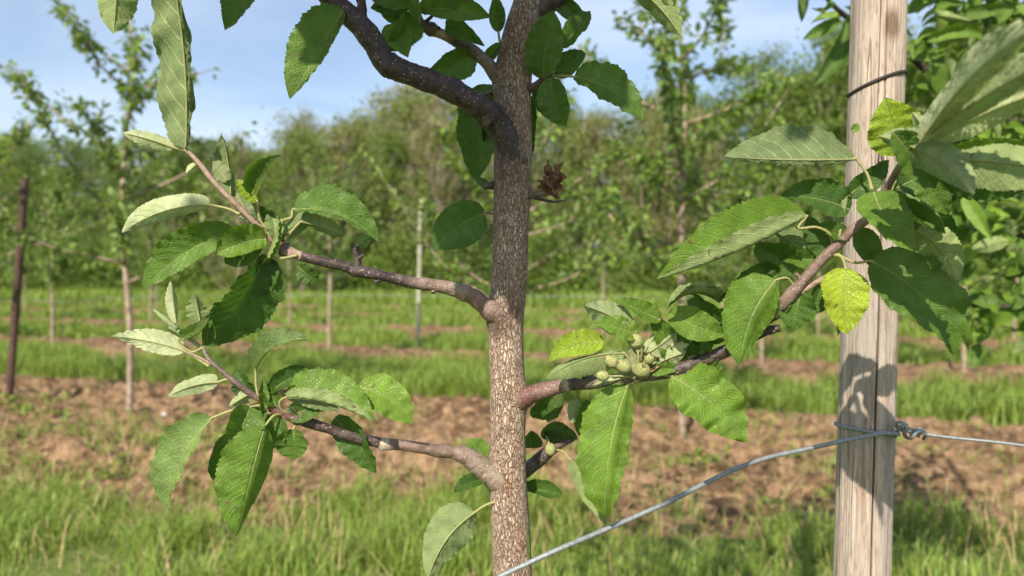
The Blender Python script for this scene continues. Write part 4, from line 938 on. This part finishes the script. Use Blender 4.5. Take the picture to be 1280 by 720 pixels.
leaf(rt_, (1070, 199, .53), (904, 196, .50), 98, bend=-2, tilt=14, under=True, tone=.12, fold=.2, curl=.05, side=0, lo=.14, wav=1.3, pet=[(1090, 238, .525), (1084, 218, .53)], petw=.0016, label='arched grey-green leaf pointing left in front of the post')
leaf(rt_, (1062, 262, .58), (974, 246, .60), 54, bend=5, tilt=15, tone=.1, fold=.4)
leaf(rt_, (1050, 290, .575), (1060, 245, .57), 24, tilt=15, tone=.6, under=True, fold=.6, wool=.4, pet=[(1048, 306, .58)])
leaf(rt_, (1060, 245, .57), (1112, 200, .57), 34, tilt=-15, tone=.12, fold=.4)
leaf(rt_, (975, 340, .64), (900, 372, .66), 56, bend=6, tilt=-20, tone=.1, fold=.4)
leaf(rt_, (1000, 330, .63), (940, 305, .65), 50, tilt=-20, tone=.15, fold=.4)
leaf(rt_, (1010, 320, .62), (965, 285, .64), 40, tilt=-20, tone=.2, fold=.5, under=True)
leaf(rt_, (1040, 318, .60), (1010, 270, .62), 40, tilt=-20, tone=.12, fold=.4)
leaf(rt_, (1057, 335, .57), (1058, 418, .56), 60, bend=-3, tilt=10, tone=.5, fold=.22, wav=1.2, m='yellow', pet=[(1042, 318, .58), (1052, 322, .575)], label='yellow-green leaf glowing in front of the post')
leaf(rt_, (1088, 326, .56), (1192, 444, .53), 92, bend=14, tilt=22, tone=.28, fold=.28, side=.2, pet=[(1046, 318, .58), (1068, 328, .57)], label='large dark leaf hanging right of the post')
leaf(rt_, (1145, 287, .50), (1196, 358, .50), 50, bend=9, tilt=-8, tone=.8, fold=.35, under=True)
leaf(rt_, (1002, 362, .62), (990, 413, .63), 54, tilt=-12, tone=.2, fold=.4)
leaf(rt_, (1038, 360, .61), (1047, 420, .62), 24, tilt=-30, tone=.2, fold=.4, under=True)
leaf(rt_, (1030, 350, .62), (1010, 395, .64), 36, tilt=-30, tone=.12, fold=.4)
leaf(rt_, (1128, 192, .50), (1106, 122, .49), 66, tilt=5, tone=.1, m='yellow', fold=.15, wav=.7, pet=[(1120, 222, .50)], label='round yellow-green leaf in front of the post')
leaf(rt_, (1066, 165, .54), (1073, 155, .54), 12, tone=.8)
leaf(rt_, (1100, 170, .44), (1218, 243, .38), 56, bend=8, tilt=-22, under=True, tone=.42, fold=.5, wool=.2)
leaf(rt_, (1115, 165, .42), (1170, 235, .44), 52, tilt=15, tone=.3, fold=.4)
leaf(rt_, (1186, 200, .42), (1350, 222, .40), 70, bend=8, tilt=25, tone=.5, fold=.5, under=True)
leaf(rt_, (1160, 205, .45), (1280, 240, .46), 50, tilt=-35, tone=.15, fold=.35)
leaf(rt_, (1092, 240, .50), (1142, 315, .46), 60, bend=-6, tilt=15, tone=.5, fold=.35)
leaf(rt_, (1118, 255, .50), (1182, 292, .47), 66, bend=4, tilt=10, tone=.3, fold=.5, edge=.5)
leaf(rt_, (1130, 240, .52), (1195, 300, .54), 50, tilt=-20, tone=.12, fold=.4)
leaf(rt_, (1120, 235, .52), (1190, 200, .54), 50, tilt=-10, tone=.2, fold=.4)
for b, t, w_, k_ in (((1075, 285, .59), (1098, 338, .60), 34, dict(tone=.2, fold=.5)), ((1020, 325, .62), (972, 322, .64), 34, dict(tone=.35, fold=.6)), ((960, 385, .66), (918, 352, .68), 40, dict(tone=.2, fold=.5)),
                     ((1140, 292, .53), (1162, 350, .53), 36, dict(tone=.7, under=True, fold=.5, bend=4)), ((1108, 245, .54), (1150, 232, .53), 30, dict(tone=.5, under=True, fold=.7)), ((1185, 195, .46), (1290, 190, .45), 46, dict(tone=.6, fold=.6, lo=.5, bend=6)),
                     ((1170, 178, .45), (1140, 140, .46), 30, dict(tone=.6, under=True, fold=.6, wool=.4)), ((1055, 262, .58), (1036, 232, .58), 26, dict(tone=.4, under=True, fold=.7, wool=.3)), ((990, 365, .64), (960, 398, .66), 36, dict(tone=.25, fold=.7)),
                     ((1062, 300, .58), (1018, 282, .59), 30, dict(tone=.3, fold=.6, tilt=20)), ((1150, 215, .48), (1185, 268, .48), 40, dict(tone=.35, fold=.5))):
    leaf(rt_, b, t, w_, **k_)
for b, t, w_, k_ in (((350, 300, .71), (392, 262, .73), 34, dict(tone=.3, fold=.6, under=True)), ((330, 292, .71), (282, 330, .73), 44, dict(tone=.2, fold=.5)), ((312, 275, .70), (296, 238, .71), 26, dict(tone=.5, fold=.7, under=True, wool=.3)), ((345, 325, .72), (308, 372, .74), 44, dict(tone=.12, fold=.4)), ((360, 308, .71), (352, 272, .71), 16, dict(tone=.8, fold=.8, under=True, wool=.5))):
    leaf(ul, b, t, w_, **k_)
for b, t, w_, k_ in (((330, 505, .67), (302, 540, .69), 40, dict(tone=.3, fold=.5)), ((345, 508, .67), (330, 470, .68), 30, dict(tone=.3, fold=.7)), ((360, 520, .69), (420, 498, .70), 34, dict(tone=.2, fold=.5)), ((352, 518, .68), (322, 562, .70), 44, dict(tone=.25, fold=.5)), ((366, 518, .69), (398, 486, .69), 22, dict(tone=.6, fold=.8, under=True, wool=.5)), ((312, 492, .66), (286, 508, .66), 24, dict(tone=.6, fold=.7, under=True, wool=.4))):
    leaf(ll_, b, t, w_, **k_)
for b, t, w_, k_ in (((858, 455, .73), (812, 392, .74), 44, dict(tone=.4, fold=.6)), ((880, 448, .72), (868, 398, .73), 40, dict(tone=.3, fold=.5)), ((815, 458, .735), (778, 412, .73), 30, dict(tone=.5, fold=.7, under=True, wool=.3)), ((870, 455, .715), (905, 470, .71), 34, dict(tone=.3, fold=.6))):
    leaf(lr, b, t, w_, **k_)
# furled shoot close to the camera
for i, (b, t, w_, k_) in enumerate((((1158, 168, .40), (1300, 30, .30), 82, dict(under=True, tilt=8, fold=.5, lo=.6, tone=.9, wool=.9, bend=12)),
                                    ((1164, 172, .40), (1330, 70, .32), 70, dict(under=True, tilt=-5, fold=.6, tone=.5, wool=.5, bend=8)),
                                    ((1168, 176, .41), (1340, 105, .36), 50, dict(under=True, tilt=5, fold=.5, tone=.8, wool=.6, bend=8)),
                                    ((1150, 178, .41), (1200, 92, .37), 44, dict(under=True, tilt=5, fold=.6, tone=.9, wool=1.)))):
    leaf(rt_, b, t, w_, seed=i, **k_)
# young apples
FR = [(795, 426, 8.5), (764, 452, 9), (779, 458, 9.5), (803, 463, 10.5), (753, 470, 7.5), (812, 449, 6)]
for i, (px, py, r_) in enumerate(FR):
    d = .715-.004*i; c = at(px, py, d); st = at(800, 474, .745); r = r_/F*dm(d)*.97
    ax = c-st; ax /= np.linalg.norm(ax); th = np.linspace(0, np.pi, 14)
    gq = G(); gq.tube(np.array([c-ax*math.cos(a)*r*1.18 for a in th]), np.sin(th)*r*(1+.12*np.cos(th))+.0002, 18, m=0, rough=.035, seed=i, flat=.88)
    gq.tube(catmull([st, (st+c)/2+np.array([0, -.004, .002]), c-ax*r], 5), .0011, 7, m=0)
    o = gq.build('young_apple', M['fruit'], lr, org=c)
    g2 = G(); e = c+ax*r*1.12; s1_ = np.cross(ax, [0, 0, 1.]); s1_ /= np.linalg.norm(s1_); s2_ = np.cross(ax, s1_)
    for k in range(5):
        a = k*1.2566; dd = s1_*math.cos(a)+s2_*math.sin(a); g2.tube(catmull([e+dd*r*.08, e+dd*r*.22+ax*r*.22, e+dd*r*.12+ax*r*.5], 3), np.linspace(r*.13, r*.04, 7), 5, flat=.4)
    g2.build('calyx', M['calyx'], o, org=e)
for b, t, w_, k_ in (((806, 466, .73), (828, 432, .72), 16, dict(tilt=10)), ((812, 462, .725), (848, 446, .71), 18, dict(tilt=-10)), ((800, 462, .73), (786, 430, .715), 13, dict(tilt=10)), ((815, 458, .73), (838, 424, .73), 18, dict(tilt=20)), ((798, 468, .73), (762, 436, .725), 12, dict(tilt=20)), ((828, 452, .72), (862, 432, .71), 20, dict(tilt=10)), ((805, 440, .73), (826, 408, .725), 16, dict(tilt=10)), ((790, 470, .735), (740, 482, .735), 14, dict(tilt=-10))):
    leaf(lr, b, t, w_, under=True, fold=.7, tone=.6, wool=.75, **k_)
for b, t in (((806, 462, .72), (822, 446, .715)), ((800, 466, .72), (814, 438, .715)), ((806, 468, .72), (830, 456, .715))):
    gq, B = leaf_geo(b, t, 7, fold=.9, tilt=15, seed=3, nl=16, nw=6); gq.build('bract', M['calyx'], lr, org=B)
leaf(lr, (798, 470, .725), (752, 447, .715), 26, under=True, fold=.5, tone=.5, wool=.4, bend=4)
leaf(lr, (812, 466, .725), (848, 462, .715), 20, fold=.6, tone=.5, bend=3)
# behind the trunk, low right
lb = branch([(640, 600, .84, 22), (665, 582, .85, 18), (684, 566, .86, 15), (700, 556, .86, 10), (716, 549, .87, 6)], [(0, .02, 0, 0), (4, .1, 0, 0)], seed=14, seg=12)
for b, t, w_, k_ in (((700, 552, .86), (680, 540, .86), 22, dict(tone=.1)), ((664, 560, .86), (664, 538, .86), 32, dict(tone=.15)), ((700, 540, .87), (722, 548, .87), 22, dict(tone=.15)), ((656, 610, .84), (704, 618, .83), 36, dict(tone=.2, fold=.7, tilt=15)), ((676, 545, .86), (710, 533, .87), 26, dict(tone=.12)),
                     ((712, 574, .83), (757, 656, .80), 38, dict(tone=.6, under=True, fold=.4, tilt=15, bend=8, pet=[(690, 562, .86), (703, 564, .845)]))):
    leaf(lb, b, t, w_, **k_)
c = at(688, 562, .85); th = np.linspace(0, np.pi, 12); gq = G(); gq.tube(np.array([c+np.array([0, 0, -math.cos(a)*.0075]) for a in th]), np.sin(th)*.0062+.0002, 14); gq.tube(catmull([at(688, 562, .85), at(685, 550, .85), at(682, 545, .86)], 4), .0012, 6); gq.build('young_apple', M['fruit'], lb, org=c)
# sprout at foot
leaf(lb, (655, 712, .79), (660, 664, .79), 12, tone=.3)
# ---- crown above the frame: one uncountable mass with its limbs
def crown_leaf_mass():
    g = np.random.default_rng(99); V_ = []; F4_ = []; F3_ = []; T_ = []
    S = np.array(SUN); P = []
    # unseen leaves set sunward of trunk and limbs to cast shade on them
    targets = [(np.array([at(641, y, .80)]), n) for y, n in ((0, 7), (30, 3), (95, 8), (130, 9), (170, 10), (210, 11), (250, 11), (290, 11), (325, 10), (355, 8), (375, 5))]
    for tg, n in targets:
        for i in range(n): P.append(tg[0]+np.array([g.normal()*.035, 0, g.normal()*.018])+S*(.44+.34*g.random()))
    for (a, b, d, n) in ((600, 140, .77, 9), (560, 110, .75, 9), (520, 95, .735, 9), (480, 75, .72, 8), (440, 30, .70, 6), (560, 45, .78, 6), (500, 20, .76, 5), (690, 60, .78, 8), (720, 90, .78, 5), (700, 130, .78, 6), (570, 280, .79, 5), (600, 180, .86, 7), (690, 230, .78, 8), (560, 60, .78, 5), (400, 60, .66, 4), (660, 200, .84, 6), (610, 30, .8, 4), (775, 120, .74, 1)):
        for i in range(n): P.append(at(a, b, d)+np.array([g.normal()*.03, 0, g.normal()*.02])+S*(.36+.4*g.random()))
    # general crown
    for i in range(500):
        c = np.array([g.normal()*.42-.05, .55+g.normal()*.42, 1.95+g.random()*.95]); P.append(c)
    P = np.array(P); n = len(P); D = rand_dir(n, g); D[:, 2] -= .3; Nn = rand_dir(n, g)*.8+S*.7
    Ln = .062+.04*g.random(n)
    D /= np.linalg.norm(D, axis=1)[:, None]; P = P-D*Ln[:, None]*.5
    px, py, d = view_px(P+D*Ln[:, None]); px0, py0, d0 = view_px(P); pxm, pym, dm = view_px(P+D*Ln[:, None]*.5)
    inside = lambda x, y, dd: (dd > 0.03) & (x > -30) & (x < 1310) & (y > -(.05*F/np.maximum(dd, .05))-15)
    ok = ~(inside(px, py, d) | inside(px0, py0, d0) | inside(pxm, pym, dm)); ok &= np.linalg.norm(P-np.array([0, 0, CAMZ]), axis=1) > .17
    def lands(depth):
        tt = (P[:, 1]-depth)/SUN[1]*-1; tt = (depth-P[:, 1])/(-SUN[1]); Q = P-S[None, :]*tt[:, None]; a_, b_, _ = view_px(Q); return a_, b_, tt
    a_, b_, tt = lands(.78); ok &= ~((tt > 0) & (a_ > 600) & (a_ < 700) & (np.abs(b_-52) < 34))
    a_, b_, tt = lands(.92); ok &= ~((tt > 0) & (a_ > 1000) & (a_ < 1180) & (b_ > -120) & (b_ < 560))
    a_, b_, tt = lands(.56); ok &= ~((tt > 0) & (a_ > 790) & (b_ > 20) & (b_ < 470))
    a_, b_, tt = lands(.66); ok &= ~((tt > 0) & (a_ > 90) & (a_ < 520) & (b_ > 150) & (b_ < 680))
    tt = P[:, 2]/SUN[2]; Q = P-S[None, :]*tt[:, None]; a_, b_, _ = view_px(Q); ok &= ~((a_ > 1060) & (b_ > 600) & (a_ < 1500))
    P, D, Nn, Ln = P[ok], D[ok], Nn[ok], Ln[ok]; n = len(P)
    V, fs, k = leaf_cloud(P, D, Nn, Ln, Ln*.62); F4, F3 = cloud_faces(n, fs, k)
    o = mesh_mixed('foliage', V, F4, F3, M['crown'], np.repeat(g.random(n)*.6, k), tree); o['kind'] = 'stuff'
    return n
NCROWN = crown_leaf_mass()
for i, pts in enumerate((((690, -110, .79), (.2, .9, 2.05), (.45, 1.0, 2.3), (.6, 1.1, 2.6)), ((685, -350, .76), (-.1, .5, 2.1), (-.25, .3, 2.25), (-.35, .15, 2.4)), ((280, -180, .60), (-.3, .35, 1.85), (-.38, .2, 1.95), (-.45, .1, 2.15)), ((680, -480, .74), (.15, .6, 2.3), (.3, .35, 2.5), (.35, .2, 2.75)))):
    P = [at(*pts[0])]+[np.array(p) for p in pts[1:]]; c = catmull(P, 8); gq = G(); gq.tube(c, np.linspace(.011, .003, len(c)), 10, rough=.03); gq.build('branch', M['branch'], tree)
# ------------------------------------------------------------------ neighbour tree behind the post on the right
nb = empty('apple_tree', (1.85, 2.05, 0), 'leafy apple tree with dark limbs filling the right edge behind the thick post', 'tree')
gq = G()
P = catmull([np.array([1.85, 2.05, -.05]), np.array([1.84, 2.03, .5]), np.array([1.86, 2.0, 1.1]), np.array([1.8, 2.0, 1.7]), np.array([1.78, 1.95, 2.5])], 8); gq.tube(P, np.linspace(.03, .012, len(P)), 14, rough=.03); gq.build('trunk', M['bgbark'], nb)
g = np.random.default_rng(64)
nbr = [[(1420, 150, 2.0), (1330, 160, 1.95), (1250, 150, 1.85), (1175, 105, 1.75), (1140, 72, 1.7), (1085, 40, 1.7), (1040, 5, 1.65), (1010, -40, 1.6)],
       [(1430, 170, 2.0), (1330, 90, 1.9), (1250, 45, 1.8), (1262, 0, 1.8), (1275, -60, 1.8)],
       [(1430, 330, 2.0), (1360, 330, 1.95), (1290, 300, 1.9), (1230, 270, 1.9), (1190, 240, 1.9)],
       [(1430, 330, 2.0), (1380, 370, 1.95), (1310, 385, 1.9), (1235, 382, 1.9), (1200, 385, 1.9)],
       [(1430, 250, 2.0), (1350, 235, 1.9), (1290, 200, 1.85), (1240, 185, 1.8), (1190, 175, 1.85)],
       [(1430, 10, 2.0), (1330, 0, 1.9), (1240, -20, 1.8), (1150, -25, 1.75)]]
P = []; D = []
for i, b_ in enumerate(nbr):
    c = catmull([at(*q) for q in b_], 8); gq = G(); gq.tube(c, np.linspace(.013, .004, len(c)), 10, rough=.04); gq.build('branch', M['branch'], nb)
    nn = [44, 30, 34, 22, 36, 30][i]
    for j in range(nn*4):
        s = c[int((.12+.88*g.random())*(len(c)-1))]; dd = rand_dir(1, g)[0]*[1, .8, .8]+np.array([-.25, 0, -.15]); dd /= np.linalg.norm(dd)
        if i == 0 and view_px(s)[0] < 1120 and g.random() < .8: continue
        P.append(s+dd*.03+g.normal(0, .035, 3)); D.append(dd)
for j in range(250):
    q_ = at(1190+g.random()*230, -60+g.random()*470, 1.75+g.random()*.6)
    if 1150 < view_px(q_)[0] < 1235 and view_px(q_)[1] < 60 and g.random() < .7: continue
    dd = rand_dir(1, g)[0]+np.array([-.2, 0, -.3]); P.append(q_); D.append(dd/np.linalg.norm(dd))
GN = G()
def mid_leaf(GN, B, dd, Ln, tone, g, under):
    nl, nw = 9, 4; s = np.linspace(0, 1, nl)[:, None]; Nn = rand_dir(1, g)[0]*.7+np.array([0, -.35, .8]); Sd = np.cross(dd, Nn); Sd /= np.linalg.norm(Sd); Nn = np.cross(Sd, dd)
    mr = B+dd*Ln*s-Nn*Ln*.25*s**2; f = s[:, 0]**.5*(1-s[:, 0])**.8; f = f/f.max(); u = np.linspace(-1, 1, nw+1)[None, :]
    x = u*Ln*.29*f[:, None]; fo = .2+.5*g.random()
    V = mr[:, None]+Sd*(x*math.cos(fo))[..., None]+Nn*(np.abs(x)*math.sin(fo)+.05*Ln*u**2*np.sin(s*9+g.random()*6))[..., None]
    i = np.arange(nl-1)[:, None]*(nw+1); j = np.arange(nw)[None, :]; Fq = np.stack([i+j, i+j+1, i+nw+2+j, i+nw+1+j], -1).reshape(-1, 4)
    uv = np.stack(np.broadcast_arrays(u*.5+.5, s), -1).reshape(-1, 2)
    GN.add(V.reshape(-1, 3), [tuple(q) for q in Fq], uv, np.array([tone, 0, 0.]))
for a, b in zip(P, D): mid_leaf(GN, a, b, .042+.04*g.random(), .25+.75*g.random(), g, False)
GN.build('foliage', M['leaf'], nb)['kind'] = 'stuff'
# a few larger separate leaves of that tree, left of the post
for b, t, w_, k_ in (((1058, 28, 1.6), (1016, 108, 1.55), 34, dict(tone=.2, fold=.6, bend=-8)), ((1050, 25, 1.6), (1003, 50, 1.6), 20, dict(tone=.4, fold=.6)), ((1006, -20, 1.6), (1002, 28, 1.6), 14, dict(tone=.3)), ((1060, 20, 1.6), (1075, 45, 1.7), 16, dict(tone=.6)), ((1042, 2, 1.6), (1030, 14, 1.58), 10, dict(tone=.9)),
                     ((1200, 18, 1.7), (1262, 10, 1.7), 20, dict(tone=.4)), ((1168, 18, 1.7), (1215, 26, 1.68), 22, dict(tone=.7, under=True, fold=.6)), ((1158, 52, 1.7), (1230, 46, 1.68), 24, dict(tone=.6, fold=.5, bend=10)), ((1135, 55, 1.7), (1164, 76, 1.66), 26, dict(tone=.5, fold=.2)), ((1152, -5, 1.7), (1210, 6, 1.7), 14, dict(tone=.4)),
                     ((1205, 245, 1.75), (1240, 300, 1.7), 20, dict(tone=.8)), ((1262, 300, 1.75), (1215, 312, 1.7), 20, dict(tone=.9, under=True)), ((1235, 250, 1.75), (1262, 210, 1.7), 22, dict(tone=.6))):
    gq, B = leaf_geo(b, t, w_, nl=20, nw=6, **k_); o = gq.build('leaf', M['leaf'], nb, org=B)
print('scene built', NCROWN)
